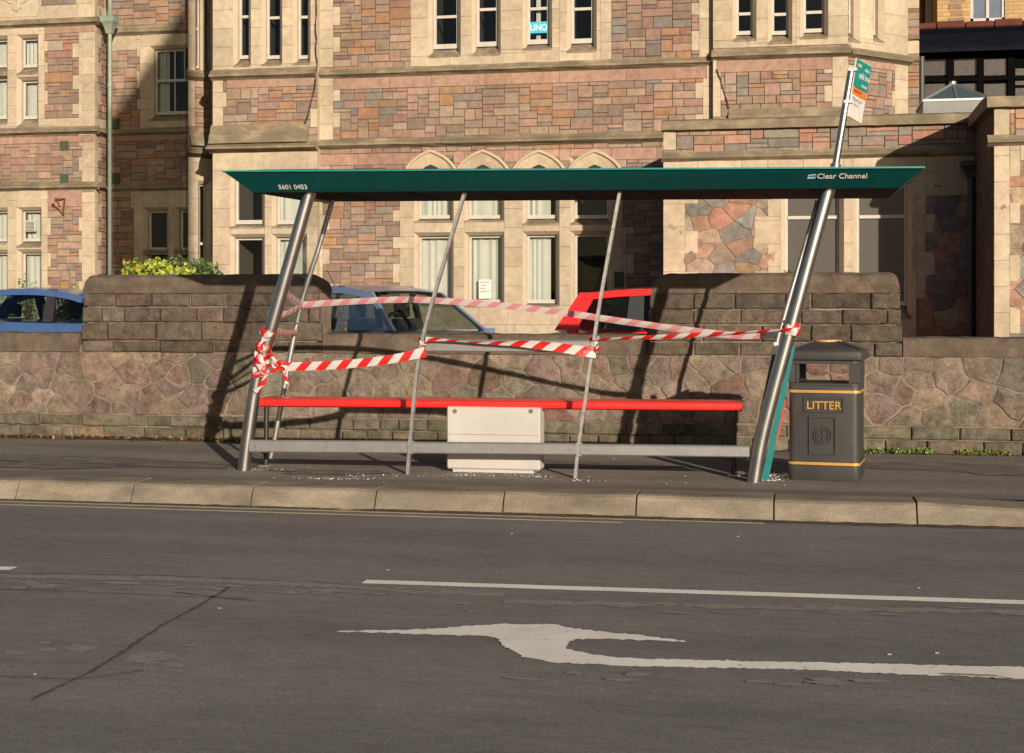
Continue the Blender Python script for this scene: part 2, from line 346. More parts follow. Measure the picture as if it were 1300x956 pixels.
        for z_ in (h0,h1): rm.quad(P(g0,z_,-depth-.005),P(g1,z_,-depth-.005),P(g1,z_,-D),P(g0,z_,-D))
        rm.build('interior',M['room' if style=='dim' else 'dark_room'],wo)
        if style in ('curtain','part','left') or curt:
            spans=curt or {'curtain':[(0.02,.98,0,1)],'part':[(0.02,.6,0,1)],'left':[(0.02,.3,0,1)]}[style]
            for (fa,fb,za,zb) in spans:
                fq_=s.r.uniform(22,60); am=s.r.uniform(.006,.016); c=MB(); n=max(8,int((fb-fa)*(g1-g0)/.018)); ph=s.r.uniform(0,6)
                lo,hi=[],[]
                for k in range(n+1):
                    x=g0+(g1-g0)*(fa+(fb-fa)*k/n); o=-depth-.07+am*math.sin(ph+x*fq_+2.5*math.sin(x*13+ph))
                    lo.append(P(x,h0+(h1-h0)*za,o)); hi.append(P(x,h0+(h1-h0)*zb,o))
                c.loft([lo,hi],closed=False,cap=False); c.build('curtain',M['curtain'],wo,smooth=True)
        s.last=(P,g0,g1,h0,h1,depth,wo); return s.last
    def finish(s):
        comp=[[-1]*s.n for _ in range(s.m)]; kinds={}
        for j in range(s.m):
            for i in range(s.n):
                k=s.g[j][i]
                if comp[j][i]>=0 or k in 'HX': continue
                c=len(kinds); kinds[c]=(k,MB()); st=[(j,i)]; comp[j][i]=c
                while st:
                    a,b=st.pop()
                    for a2,b2 in ((a+1,b),(a-1,b),(a,b+1),(a,b-1)):
                        if 0<=a2<s.m and 0<=b2<s.n and comp[a2][b2]<0 and s.g[a2][b2]==k: comp[a2][b2]=c; st.append((a2,b2))
        done=[[c in 'HX' for c in row] for row in s.g]
        mort=MB()
        for j in range(s.m):
            i=0
            while i<s.n:
                if s.g[j][i]!='H':
                    k=i
                    while k<s.n and s.g[j][k]!='H': k+=1
                    z0,z1=s.z0+j*s.ch,s.z0+(j+1)*s.ch; a,b=s.s0+i*s.cw,s.s0+k*s.cw
                    mort.quad(s.pl.P(a,z0,-.012),s.pl.P(b,z0,-.012),s.pl.P(b,z1,-.012),s.pl.P(a,z1,-.012)); i=k
                else: i+=1
        for j in range(s.m):
            for i in range(s.n):
                if done[j][i]: continue
                k=s.g[j][i]; r=s.r
                if k=='S' and s.rubble: continue
                if k=='S': H=r.choice((1,1,2,2,2,2,2,2,2,3,3)); W=r.choice((3,3,4,4,5,5,6,7)) if H<3 else r.choice((3,4,4,5))
                elif k=='A': W=r.randint(8,14); H=5
                elif k=='P': W=r.randint(12,22); H=6
                else: W=r.choice((5,6,7)); H=3
                w=0
                while w<W and i+w<s.n and s.g[j][i+w]==k and not done[j][i+w]: w+=1
                if i+w<s.n and s.g[j][i+w]==k and not done[j][i+w]:
                    if i+w+1>=s.n or s.g[j][i+w+1]!=k or done[j][i+w+1]: w+=1
                h=1
                while h<H and j+h<s.m and all(s.g[j+h][i+q]==k and not done[j+h][i+q] for q in range(w)): h+=1
                for jj in range(j,j+h):
                    for q in range(w): done[jj][i+q]=True
                a,b=s.s0+i*s.cw,s.s0+(i+w)*s.cw; z0,z1=s.z0+j*s.ch,s.z0+(j+h)*s.ch
                mb=kinds[comp[j][i]][1]
                if k=='A': mb.col=jit((.445,.37,.27),.08,r); gp=.0015; out=.004+r.uniform(0,.003); bv=.003
                elif k=='P': mb.col=jit((.35,.225,.17),.10,r); gp=.002; out=.004; bv=.003
                elif k=='B': mb.col=jit(r.choice(GREYS),.1,r); gp=.004; out=.004; bv=.004
                else:
                    mb.col=jit(r.choice(s.stones),.11,r); gp=.0035; out=.002+r.uniform(0,.010); bv=.006
                o=out; P=s.pl.P; q=.0025 if k=='S' else 0
                c1=[(a+gp+r.uniform(0,q),z0+gp+r.uniform(0,q)),(b-gp-r.uniform(0,q),z0+gp+r.uniform(0,q)),(b-gp-r.uniform(0,q),z1-gp-r.uniform(0,q)),(a+gp+r.uniform(0,q),z1-gp-r.uniform(0,q))]
                c2=[(c1[0][0]+bv,c1[0][1]+bv),(c1[1][0]-bv,c1[1][1]+bv),(c1[2][0]-bv,c1[2][1]-bv),(c1[3][0]+bv,c1[3][1]-bv)]
                t1,t2=r.uniform(-.002,.002),r.uniform(-.002,.002)
                mb.loft([[P(x,z,-.013) for x,z in c1],[P(x,z,o-bv) for x,z in c1],[P(c2[0][0],c2[0][1],o+t1),P(c2[1][0],c2[1][1],o+t2),P(c2[2][0],c2[2][1],o-t1),P(c2[3][0],c2[3][1],o-t2)]],cap=False)
                n=len(mb.v); mb.face((n-4,n-3,n-2,n-1))
        nm={'S':('stonework','stone'),'A':('dressed_stone','cream'),'P':('stone_band','stone'),'B':('stone_band','stone')}
        for k,mb in kinds.values():
            if mb.f: mb.build(nm[k][0],M[nm[k][1]],s.par)
        mort.build('mortar_bed',M['mortar'],s.par)
# polygon rubble -------------------------------------------------------------
def clip(poly,p,n):
    out=[]
    for k in range(len(poly)):
        a,b=poly[k],poly[(k+1)%len(poly)]; da=(a[0]-p[0])*n[0]+(a[1]-p[1])*n[1]; db=(b[0]-p[0])*n[0]+(b[1]-p[1])*n[1]
        if da<=0: out.append(a)
        if (da<0)!=(db<0) and abs(da-db)>1e-9:
            t=da/(da-db); out.append((a[0]+(b[0]-a[0])*t,a[1]+(b[1]-a[1])*t))
    return out
def rubble(mb,P,s0,s1,z0,z1,size,palette,seed=1,gap=.008,dome=.02,accept=None,out0=0.0,wob=.02,ax=1.25):
    r=random.Random(seed); seeds=[]
    tries=int((s1-s0)*(z1-z0)/(size*size)*14)
    for _ in range(tries):
        p=(r.uniform(s0,s1),r.uniform(z0,z1)); d=size*r.uniform(.62,1.25)
        if all(((p[0]-q[0])/ax)**2+(p[1]-q[1])**2>((d+q[2])/2)**2 for q in seeds): seeds.append((p[0],p[1],d))
    for k,p in enumerate(seeds):
        if accept and not accept(p[0],p[1]): continue
        poly=[(s0,z0),(s1,z0),(s1,z1),(s0,z1)]
        for j,q in enumerate(seeds):
            if j==k or abs(q[0]-p[0])>size*4.5: continue
            n=((q[0]-p[0])/ax**2,q[1]-p[1]); mid=((p[0]+q[0])/2,(p[1]+q[1])/2)
            poly=clip(poly,mid,n)
            if len(poly)<3: break
        if len(poly)<3: continue
        cx=sum(a[0] for a in poly)/len(poly); cz=sum(a[1] for a in poly)/len(poly)
        pts=[]
        for a,b in zip(poly,poly[1:]+poly[:1]):
            L=math.hypot(b[0]-a[0],b[1]-a[1]); m=max(1,int(L/.05))
            for q in range(m):
                x=a[0]+(b[0]-a[0])*q/m; z=a[1]+(b[1]-a[1])*q/m
                nv=noise.noise_vector(Vector((x*7,z*7,seed*3.1)))
                e=0 if (abs(x-s0)<.001 or abs(x-s1)<.001 or abs(z-z0)<.001 or abs(z-z1)<.001) else wob
                pts.append((x+nv.x*e,z+nv.y*e))
        def shrink(g):
            o=[]
            for x,z in pts:
                d=math.hypot(x-cx,z-cz) or 1e-6; f=max(.1,(d-g)/d); o.append((cx+(x-cx)*f,cz+(z-cz)*f))
            return o
        g=gap*r.uniform(.5,1.5); mb.col=jit(r.choice(palette),.2,r); h=dome*r.uniform(.45,1.15); tx,tz=r.uniform(-.05,.05),r.uniform(-.05,.05)
        rings=[]
        for gg,o in ((g,-.025),(g+.002,h*.45),(g+.013,h*.85),(g+.045,h)):
            rings.append([P(x,z,out0+o+(0 if o<0 else (x-cx)*tx+(z-cz)*tz+.006*noise.noise(Vector((x*14,z*14,k))))) for x,z in shrink(gg)])
        mb.loft(rings,cap=False); n=len(mb.v); L=len(pts); c=mb.vert(P(cx,cz,out0+h*1.08))
        for q in range(L): mb.face((n-L+q,n-L+(q+1)%L,c))
def courses(mb,P,s0,s1,z0,z1,rows,palette,seed=1,wr=(.25,.6),out=(.0,.02),gap=.006,endfn=None):
    r=random.Random(seed); zs=[z0]; 
    for h in rows: zs.append(zs[-1]+h*(z1-z0)/sum(rows))
    for za,zb in zip(zs,zs[1:]):
        e0,e1=(s0,s1) if not endfn else endfn((za+zb)/2)
        a=e0
        while a<e1-.02:
            b=min(a+r.uniform(*wr),e1)
            if e1-b<wr[0]*.5: b=e1
            mb.col=jit(r.choice(palette),.16,r); o=r.uniform(*out); g=gap*r.uniform(.5,1.5)
            def ringp(i,oo):
                pts=[]; x0,x1,y0,y1=a+g+i,b-g-i,za+g+i,zb-g-i; n=max(2,int((x1-x0)/.06)); m=max(2,int((y1-y0)/.06))
                for q in range(n): pts.append((x0+(x1-x0)*q/n,y0))
                for q in range(m): pts.append((x1,y0+(y1-y0)*q/m))
                for q in range(n): pts.append((x1-(x1-x0)*q/n,y1))
                for q in range(m): pts.append((x0,y1-(y1-y0)*q/m))
                return [P(x+.006*noise.noise(Vector((x*15,z*15,seed))),z+.006*noise.noise(Vector((x*15,z*15,seed+9))),oo+(.006*noise.noise(Vector((x*11,z*11,3.3))) if oo>0 else 0)) for x,z in pts]
            n0=max(2,int((b-a-2*g)/.06)); m0=max(2,int((zb-za-2*g)/.06))
            rr=[]
            base=None
            for i,oo in ((0,-.03),(.001,o+.004),(.012,o+.014)):
                # keep point counts equal by recomputing with fixed n
                x0,x1,y0,y1=a+g+i,b-g-i,za+g+i,zb-g-i
                pts=[(x0+(x1-x0)*q/n0,y0) for q in range(n0)]+[(x1,y0+(y1-y0)*q/m0) for q in range(m0)]+[(x1-(x1-x0)*q/n0,y1) for q in range(n0)]+[(x0,y1-(y1-y0)*q/m0) for q in range(m0)]
                rr.append([P(x+.007*noise.noise(Vector((x*15,z*15,seed))),z+.007*noise.noise(Vector((x*15,z*15,seed+9))),oo+(.008*noise.noise(Vector((x*11,z*11,3.3))) if oo>0 else 0)) for x,z in pts])
            mb.loft(rr,cap=False); n=len(mb.v); L=len(rr[0]); c=mb.vert(P((a+b)/2,(za+zb)/2,o+.02))
            for q in range(L): mb.face((n-L+q,n-L+(q+1)%L,c))
            a=b
# ------------------------------------------------------------------ setting
def struct(name,mb,mat,smooth=False): return tag(mb.build(name,mat,smooth=smooth),kind='structure')
RZ=0.0; PZ=.12; KY0=10.42; KY1=10.80; WY=14.4
m=MB(); m.quad((-150,-60,-.03),(150,-60,-.03),(150,160,-.03),(-150,160,-.03)); struct('ground',m,M['ground'])
m=MB(); m.quad((-80,-2,RZ),(80,-2,RZ),(80,KY0+.02,RZ),(-80,KY0+.02,RZ)); struct('road',m,M['road'])
m=MB(); m.box(-80,80,-6,-2,-.02,.12); struct('far_pavement',m,M['path'])
m=MB()
xs=[-80,-20]+[-20+.5*k for k in range(1,80)]+[80]
for a,b in zip(xs,xs[1:]):
    m.quad((a,KY1-.01,.152),(b,KY1-.01,.152),(b,11.35,PZ),(a,11.35,PZ)); m.quad((a,11.35,PZ),(b,11.35,PZ),(b,WY+.1,PZ+.004),(a,WY+.1,PZ+.004))
struct('pavement',m,M['path'])
m=MB(); m.box(-80,80,WY+.3,120,-.02,.18); struct('car_park',m,M['ground'])
# kerb stones
m=MB(); x=-40.135
r=random.Random(4)
while x<30:
    a,b=x+.005,x+.995; dz=r.uniform(-.004,.004); dy=r.uniform(-.004,.004)
    def drop(X): return -.05*min(1,max(0,(X-.87)/1.2)) 
    prof=[(KY0-.02,-.02),(KY0-.02,.004),(KY0+.03,.105),(KY0+.045,.135),(KY0+.07,.152),(KY0+.12,.158),(KY1,.158),(KY1,-.02)]
    rings=[]
    for X in [a,a+.004]+[a+.012+(b-a-.024)*k/6 for k in range(1,6)]+[b-.004,b]:
        e=.003 if X in (a,b) else 0
        rings.append([(X,py+dy+(e if k<5 else 0)+.003*noise.noise(Vector((X*3,py*9,1))),pz+dz*(pz>.05)-(e if 0<k<7 else 0)+(drop(X)*min(1,pz/.1) if pz>0 and k<6 else (drop(X)*.6 if k==6 else 0))+.003*noise.noise(Vector((X*5,k,2)))) for k,(py,pz) in enumerate(prof)])
    m.loft(rings,closed=True); x+=1.0
struct('kerb',m,M['kerb'])
m=MB()   # dark fill behind/below the kerb joints
m.box(-80,80,KY0+.06,KY1-.02,-.02,.09); struct('kerb_bed',m,M['dirt'])
# gutter dirt
m=MB(); n=500; r=random.Random(9); lo=[];hi=[]
for k in range(n+1):
    X=-12+16*k/n; w=.03+.035*max(0,noise.noise(Vector((X*.8,0,0)))+.35)+.02*noise.noise(Vector((X*7,3,0)))
    if X>-3.2: w+=.035+.03*noise.noise(Vector((X*4,8,0)))
    lo.append((X,KY0-max(.015,w),.0035)); hi.append((X,KY0+.01,.016+.008*noise.noise(Vector((X*9,1,1)))))
m.loft([lo,hi],closed=False,cap=False); struct('gutter',m,M['dirt'])
m=MB(); r=random.Random(21)
for _ in range(420):
    X=r.gauss(-1.6,1.2) if r.random()<.6 else r.uniform(-6,2.4); Y=KY0-abs(r.gauss(.02,.035)); s=r.uniform(.004,.014)
    p=[(X+r.uniform(-s,s),Y+r.uniform(-s,s),.004+r.uniform(0,s)) for _ in range(4)]
    m.col=r.choice(((.30,.24,.18),(.12,.09,.06),(.05,.04,.03),(.22,.12,.05)))
    i=[m.vert(q) for q in p]; m.face((i[0],i[1],i[2])); m.face((i[0],i[2],i[3])); m.face((i[0],i[3],i[1])); m.face((i[1],i[2],i[3]))
tag(m.build('gutter_grit',M['wallstone']),'grit and leaf crumbs lying along the foot of the kerb','debris',kind='stuff')
# painted markings
def strip(name,pts,w,z,mat,jx=.0,seg=.12,seed=1):
    m=MB(); out=[]; r=random.Random(seed); P=[Vector((p[0],p[1])) for p in pts]
    for a,b in zip(P,P[1:]):
        L=(b-a).length; n=max(1,int(L/seg)); d=(b-a).normalized(); q=Vector((-d.y,d.x))
        for k in range(n+(1 if b is P[-1] else 0)):
            c=a+(b-a)*k/n; out.append((c-q*(w/2+r.uniform(-jx,jx)),c+q*(w/2+r.uniform(-jx,jx))))
    m.loft([[(a.x,a.y,z) for a,_ in out],[(b.x,b.y,z) for _,b in out]],closed=False,cap=False)
    return struct(name,m,mat)
strip('yellow_line',[(-14,10.295),(-1.2,10.29),(-.2,10.29)],.05,.004,M['ypaint'],.004)
strip('yellow_line',[(-14,10.13),(-1.2,10.125)],.05,.004,M['ypaint'],.004)
g0=gr(462,739); g1=gr(1300,765.5); d=(g1-g0); e=g1+d*1.2
strip('lane_marking',[g0,g0+d*.004,e],.105,.004,M['paint'],.003)
g2=gr(17,722.5); strip('lane_marking',[g2-d*.5,g2],.10,.004,M['paint'],.003)
arrow=[(421,803),(470,801.5),(538,800),(594,796),(639,793.5),(704,793.5),(720,797.5),(746,801),(815,808),(877,816),(815,814),(767,812),(729,813),(719,818),(720,825),(746,831.5),(795,837),(954,841),(1120,844),(1300,848),(1700,856),(1700,873),(1300,863),(1161,858),(1023,851.5),(794,846.7),(698,842),(663,835),(642,823),(632,812),(621,809),(538,806.5),(483,804.5)]
A=[gr(*p) for p in arrow]; m=MB(); r=random.Random(5); pts=[]
for a,b in zip(A,A[1:]+A[:1]):
    L=(b-a).length; n=max(1,int(L/.02)); n=min(n,60); q=Vector((-(b-a).y,(b-a).x,0)).normalized()
    for k in range(n): pts.append(a+(b-a)*k/n+q*r.uniform(-.011,.011)*(1 if L<3 else .3))
import mathutils
tri=mathutils.geometry.tessellate_polygon([[Vector((p.x,p.y,0)) for p in pts]])
ids=[m.vert((p.x,p.y,.005)) for p in pts]
for t in tri: m.face([ids[k] for k in (t if mathutils.geometry.normal([pts[k] for k in t]).z>0 else t[::-1])])
struct('turn_arrow',m,M['paint'])
M['stain']=paint_mat('dark road stain',(.12,.105,.092),(.25,.226,.2),.50,.60,28,(.6,1.6,1))
# bitumen seams, joint and oil marks
def seam(pix,w,jx=.006,name='road_seam'): strip(name,[gr(*p) for p in pix],w,.0045,M['tar'],jx,.04,seed=int(pix[0][0])+3)
strip('road_joint',[gr(-60,731),gr(200,735),gr(420,744),gr(640,756)],.11,.0025,M['stain'],.02,.05,seed=8)
strip('road_joint',[gr(640,764),gr(900,770),gr(1340,778)],.10,.0025,M['stain'],.02,.05,seed=9)
seam([(292,746),(265,762),(240,777),(205,795),(180,812),(150,833),(112,856),(85,868),(40,890)],.020)
seam([(-40,748),(60,750.5),(150,754),(230,758),(300,760),(322,761)],.010,.004)
seam([(222,752.5),(260,757),(322,764)],.014,.005)
seam([(0,860),(60,862),(100,863.5),(150,857),(182,852)],.012,.004)
seam([(0,728),(200,731),(400,740),(560,752)],.006,.004)
def blot(px,py,rx,ry,seed,name='oil_stain'):
    m=MB(); c=gr(px,py); ex=(gr(px+rx,py)-c).length; ey=(gr(px,py-ry)-c).length
    n=40; ids=[]
    ctr=m.vert((c.x,c.y,.0035+seed*.00003))
    for k in range(n):
        a=2*math.pi*k/n; f=1+.55*noise.noise(Vector((math.cos(a)*1.8,math.sin(a)*1.8,seed)))+.25*noise.noise(Vector((math.cos(a)*7,math.sin(a)*7,seed)))
        ids.append(m.vert((c.x+math.cos(a)*ex*f,c.y+math.sin(a)*ey*f,.0035+seed*.00003)))
    for k in range(n): m.face((ctr,ids[k],ids[(k+1)%n]))
    struct(name,m,M['stain'])
for k,q in enumerate([(100,824,22,4),(58,817,10,1.5),(190,835,30,6),(218,845,22,2.5),(60,826,12,2),(240,819,9,1.5),(365,840,14,2),(345,834,6,2),(20,830,16,2)]): blot(*q,k+1)
for k in range(26):
    px=r.uniform(0,560); blot(px,738+.018*px+r.uniform(0,9),r.uniform(8,30),r.uniform(.6,2.2),20+k,'road_scuff')
for k in range(16):
    px=r.uniform(560,1300); blot(px,763+.008*(px-560)+r.uniform(2,14),r.uniform(8,26),r.uniform(.5,1.5),60+k,'road_scuff')
for k in range(14):
    px=r.uniform(500,1300); blot(px,858+r.uniform(-4,14),r.uniform(10,30),r.uniform(1,2.5),90+k,'road_scuff')
M['stain2']=paint_mat('damp pavement stain',(.06,.052,.044),(.19,.168,.145),.44,.58,9,(.4,2,1))
def pblot(px,py,rx,ry,seed):
    m=MB(); c=gr(px,py,PZ); ex=(gr(px+rx,py,PZ)-c).length; ey=(gr(px,py-ry,PZ)-c).length; n=60; z=PZ+.0065+seed*.00005; ctr=m.vert((c.x,c.y,z)); ids=[]
    for k in range(n):
        a=2*math.pi*k/n; f=1+.5*noise.noise(Vector((math.cos(a)*1.8,math.sin(a)*1.8,seed)))+.25*noise.noise(Vector((math.cos(a)*7,math.sin(a)*7,seed))); ids.append(m.vert((c.x+math.cos(a)*ex*f,c.y+math.sin(a)*ey*f,z)))
    for k in range(n): m.face((ctr,ids[k],ids[(k+1)%n]))
    struct('pavement_stain',m,M['stain2'])
for k,q in enumerate([(120,585,130,4),(230,590,110,4),(60,592,90,3),(1180,592,110,5),(1280,600,70,5),(700,590,160,4),(420,600,80,3),(1000,585,80,4)]): pblot(*q,k)
# ------------------------------------------------------------------ boundary wall
WP=[(0.218, 0.171, 0.137), (0.195, 0.153, 0.124), (0.234, 0.178, 0.143), (0.19, 0.159, 0.131), (0.252, 0.195, 0.151), (0.216, 0.161, 0.131), (0.207, 0.17, 0.136), (0.275, 0.212, 0.159), (0.231, 0.154, 0.123)]
WD=[(0.126, 0.097, 0.074), (0.137, 0.105, 0.08), (0.11, 0.088, 0.069), (0.148, 0.111, 0.086), (0.131, 0.105, 0.078)]
WB=[(.16,.14,.10),(.145,.127,.088),(.175,.15,.11),(.135,.122,.084),(.20,.148,.09)]
wall=thing('boundary_wall',(-4,WY,PZ),'long brown stone boundary wall with polygonal rubble face and two raised sections behind the shelter','wall')
wp=Plane2((0,WY),(1,0)); P=wp.P
m=MB(); m.box(-14,-.0,WY-.006,WY+.42,.05,1.15); m.box(.0,7,WY-.006,WY+.42,.05,1.15); m.build('wall_core',M['wallmortar'],wall)
m=MB(); rubble(m,P,-14,7,.39,1.07,.215,WP,seed=11,gap=.006,dome=.021,wob=.045,ax=1.2); m.build('rubble_face',M['wallstone'],wall)
m=MB(); courses(m,P,-14,7,.10,.39,(1.25,1.0),WB,seed=3,wr=(.2,.55),out=(.012,.04)); m.build('base_course',M['wallstone'],wall)
def cope(name,x0,x1,z0,z1,y0,y1,seed,mat='coping',q=.012,joint=2.2):
    m=MB(); n=int((x1-x0)/.05); rings=[]
    for k in range(n+1):
        X=x0+(x1-x0)*k/n
        def w(a,b): return q*noise.noise(Vector((X*4,a*3+seed,b*5)))+q*.6*noise.noise(Vector((X*17,a*3,b*5)))
        h=z1-z0
        rings.append([(X,y0+w(1,0),z0+w(1,1)*.4),(X,y0-.004+w(2,0),z0+h*.35+w(2,1)),(X,y0+w(3,0),z1-.03+w(3,1)),(X,y0+.03+w(4,0),z1+w(4,1)*.8),(X,(y0+y1)/2,z1+.012+w(5,1)),(X,y1,z1-.01),(X,y1,z0)])
    m.loft(rings); return m.build(name,M[mat],wall,smooth=False)
xl0,xl1=at(105,0,WY).x,at(410,0,WY).x; xr0,xr1=at(821,0,WY).x,at(1146,0,WY).x
for a,b,sd in ((-14,xl0-.03,1),(xl0-.03,xl1,2),(xl1,xr0+.0,3),(xr0,xr1,4),(xr1,7,5)):
    if sd in (2,4): continue
    cope('coping',a+.003,b-.003,1.075,1.275 if sd!=5 else 1.255,WY-.03,WY+.44,sd)
# raised sections
def raised(x0,x1,ztop,seed,rows,ends,rnd):
    m=MB(); m.box(x0+.06,x1-.06,WY-.002,WY+.45,1.05,ztop-.18); m.build('wall_core',M['wallmortar'],wall)
    m=MB(); courses(m,P,x0,x1,1.07,ztop-.20,rows,WD,seed=seed,wr=(.22,.62),out=(.004,.035),endfn=lambda z:(x0+ends[0]*max(0,z-1.3),x1-ends[1]*max(0,z-1.25)))
    m.build('block_courses',M['wallstone'],wall)
    # end faces
    m=MB(); n=120; rings=[]
    a,b=x0+ends[0]*.45,x1-ends[1]*.45
    for k in range(n+1):
        t=k/n; X=a+(b-a)*t
        e=min((X-a)/rnd[0],(b-X)/rnd[1]); rise=min(1,max(0,e)); rise=math.sqrt(1-(1-rise)**2)
        zt=ztop-.20+.20*(.35+.65*rise)+.010*noise.noise(Vector((X*5,1,seed)))
        def w(a_): return .014*noise.noise(Vector((X*6,a_*4,seed)))
        rings.append([(X,WY-.03+w(1),ztop-.20),(X,WY-.045+w(2),ztop-.20+(zt-ztop+.2)*.5),(X,WY-.02+w(3),zt-.03),(X,WY+.03,zt),(X,WY+.25,zt+.01),(X,WY+.46,zt-.02),(X,WY+.46,ztop-.20)])
    m.loft(rings); m.build('coping',M['coping'],wall)
raised(xl0,xl1,1.915,41,(.13,.20,.17,.15),(.05,.12),(.08,.22)); raised(xr0,xr1,1.90,42,(.14,.17,.15,.16),(.10,.06),(.20,.10))
# road-side weeds, litter, moss (stuff)
def leafcloud(mb,c,rad,n,size,cols,r,flat=1.0):
    for _ in range(n):
        d=Vector((r.gauss(0,1),r.gauss(0,1),r.gauss(0,1))).normalized()*(r.random()**.45)
        p=Vector(c)+Vector((d.x*rad[0],d.y*rad[1],d.z*rad[2])); s=size*r.uniform(.6,1.3); mb.col=jit(r.choice(cols),.25,r)
        a=Vector((r.gauss(0,1),r.gauss(0,1),r.gauss(0,1)*flat)).normalized(); b=a.cross(Vector((r.gauss(0,1),r.gauss(0,1),r.gauss(0,1)))).normalized()
        mb.quad(p-a*s*.5,p+b*s*.28,p+a*s*.5,p-b*s*.28)
r=random.Random(31); m=MB()
for _ in range(230):
    X=r.uniform(at(1095,575,WY).x,at(1330,575,WY).x) if r.random()<.9 else r.uniform(-1,at(1095,575,WY).x); k=noise.noise(Vector((X*3.1,0,0)))
    if k<-.12: continue
    leafcloud(m,(X,WY-.05-r.uniform(0,.06),PZ+.02+r.uniform(0,.03)),(.05,.03,.022),9,.028,[(.10,.16,.025),(.15,.21,.035),(.19,.23,.05),(.07,.10,.025)],r)
tag(m.build('weeds',M['leaf']),'low green weeds growing along the foot of the wall right of the bin','weeds',kind='stuff')
m=MB()
for _ in range(1500):
    X=r.uniform(-8.6,-4.6); s=r.uniform(.014,.036); Y=WY-.05-abs(r.gauss(0,.075)); z=PZ+.012+r.uniform(0,.025)
    m.col=jit(r.choice(((.16,.075,.03),(.24,.13,.05),(.10,.055,.03),(.30,.20,.10),(.07,.045,.03))),.2,r); a=Vector((r.gauss(0,1),r.gauss(0,1),r.gauss(0,.35))).normalized(); b=a.cross(Vector((0,0,1))).normalized()+Vector((0,0,r.uniform(-.4,.4)))
    p=Vector((X,Y,z)); m.quad(p-a*s,p+b*s*.5,p+a*s,p-b*s*.5)
tag(m.build('fallen_leaves',M['leaf']),'brown fallen leaves gathered at the foot of the wall on the left','leaves',kind='stuff')
m=MB(); n=600; lo=[];hi=[]
for k in range(n+1):
    X=-14+21*k/n; w=(.15 if X<-4.6 else .06)+.05*noise.noise(Vector((X*2,0,0)))+.03*noise.noise(Vector((X*11,0,5)))
    lo.append((X,WY-w-.03,PZ+.0075)); hi.append((X,WY+.02,PZ+.03+.012*noise.noise(Vector((X*9,2,0)))))
m.loft([lo,hi],closed=False,cap=False); struct('verge_soil',m,M['dirt'])
m=MB(); c=at(1003,350,WY+.15)
for _ in range(60):
    a=r.uniform(0,6.28); l=r.uniform(.03,.07); m.col=jit(r.choice(((.16,.22,.04),(.09,.14,.03))),.2,r); q=Vector((math.cos(a)*.03,math.sin(a)*.03,0)); t=q*2.6+Vector((0,0,l)); w=Vector((-q.y,q.x,0))*.25
    m.quad(c+q*.2-w,c+q*.2+w,c+t+w*.2,c+t-w*.2)
tag(m.build('grass_tuft',M['leaf']),'small green grass tuft growing on top of the right raised wall section','grass tuft')
# broken glass
M['glassbits']=plain('broken safety glass',(.80,.82,.80),.15,0,.8)
m=MB(); r=random.Random(77)
def shard(X,Y,z=PZ+.004,sz=.009):
    z+=max(0,(11.35-Y)/(11.35-KY1)*.032)
    s=r.uniform(.35,1)*sz; p=[(X+r.uniform(-s,s),Y+r.uniform(-s,s),z+r.uniform(0,s)) for _ in range(4)]
    i=[m.vert(q) for q in p]; m.face((i[0],i[1],i[2])); m.face((i[0],i[2],i[3])); m.face((i[0],i[3],i[1])); m.face((i[1],i[2],i[3]))
def zone(px,py,sx,sy,n,sz=.009):
    c=gr(px,py,PZ)
    for _ in range(n): shard(c.x+r.gauss(0,sx),max(KY1+.01,c.y+r.gauss(0,sy)),sz=sz)
zone(420,610,.18,.05,90); zone(455,606,.1,.1,40); zone(330,597,.14,.05,50); zone(592,604,.12,.03,60); zone(680,606,.10,.03,60); zone(640,603,.25,.04,60)
zone(990,604,.09,.10,230,.012); zone(975,611,.06,.03,60,.012); zone(520,605,.4,.05,60); zone(800,612,.7,.08,40); zone(735,611,.1,.04,30)
for _ in range(60): shard(r.uniform(-5,1),r.uniform(KY1,WY-.1),sz=.008)
tag(m.build('broken_glass',M['glassbits']),'scattered crumbs of broken safety glass around the shelter posts and bin','broken glass',kind='stuff')
m=MB()
for _ in range(14):
    p=gr(r.uniform(0,1300),r.uniform(665,866)); s=r.uniform(.004,.009); m.col=r.choice(((.4,.38,.34),(.25,.17,.10),(.45,.42,.38)))
    m.box(p.x-s,p.x+s,p.y-s*.5,p.y+s*.5,.003,.003+s*.4)
tag(m.build('road_grit',M['leaf']),'few pale chips and leaf scraps scattered over the road','debris',kind='stuff')
# ------------------------------------------------------------------ bus shelter
SY=11.77
sh=thing('bus_shelter',(-2.5,SY,PZ),'leaning steel bus shelter with dark green canopy and missing glass on the pavement','bus shelter')
def pth(pts,Y): return [at(px,py,Y) for px,py in pts]
def smooth_path(P_,n=6):
    P_=[Vector(p) for p in P_]; out=[]
    for i in range(len(P_)-1):
        a=P_[max(i-1,0)];b=P_[i];c=P_[i+1];d=P_[min(i+2,len(P_)-1)]
        for k in range(n):
            t=k/n; out.append(.5*((2*b)+(c-a)*t+(2*a-5*b+4*c-d)*t*t+(3*b-a-3*c+d)*t**3))
    out.append(P_[-1]); return out
m=MB(); m.tube(smooth_path(pth([(309.5,598),(314,560),(326.5,480),(347,407),(371,322),(393,243)],SY)),.057,24); m.build('main_post',M['steel'],sh,smooth=True)
m=MB(); m.tube(smooth_path(pth([(957,613),(966,560),(983.5,490),(1003,418),(1028,325),(1052,238)],SY)),.057,24); m.build('main_post',M['steel'],sh,smooth=True)
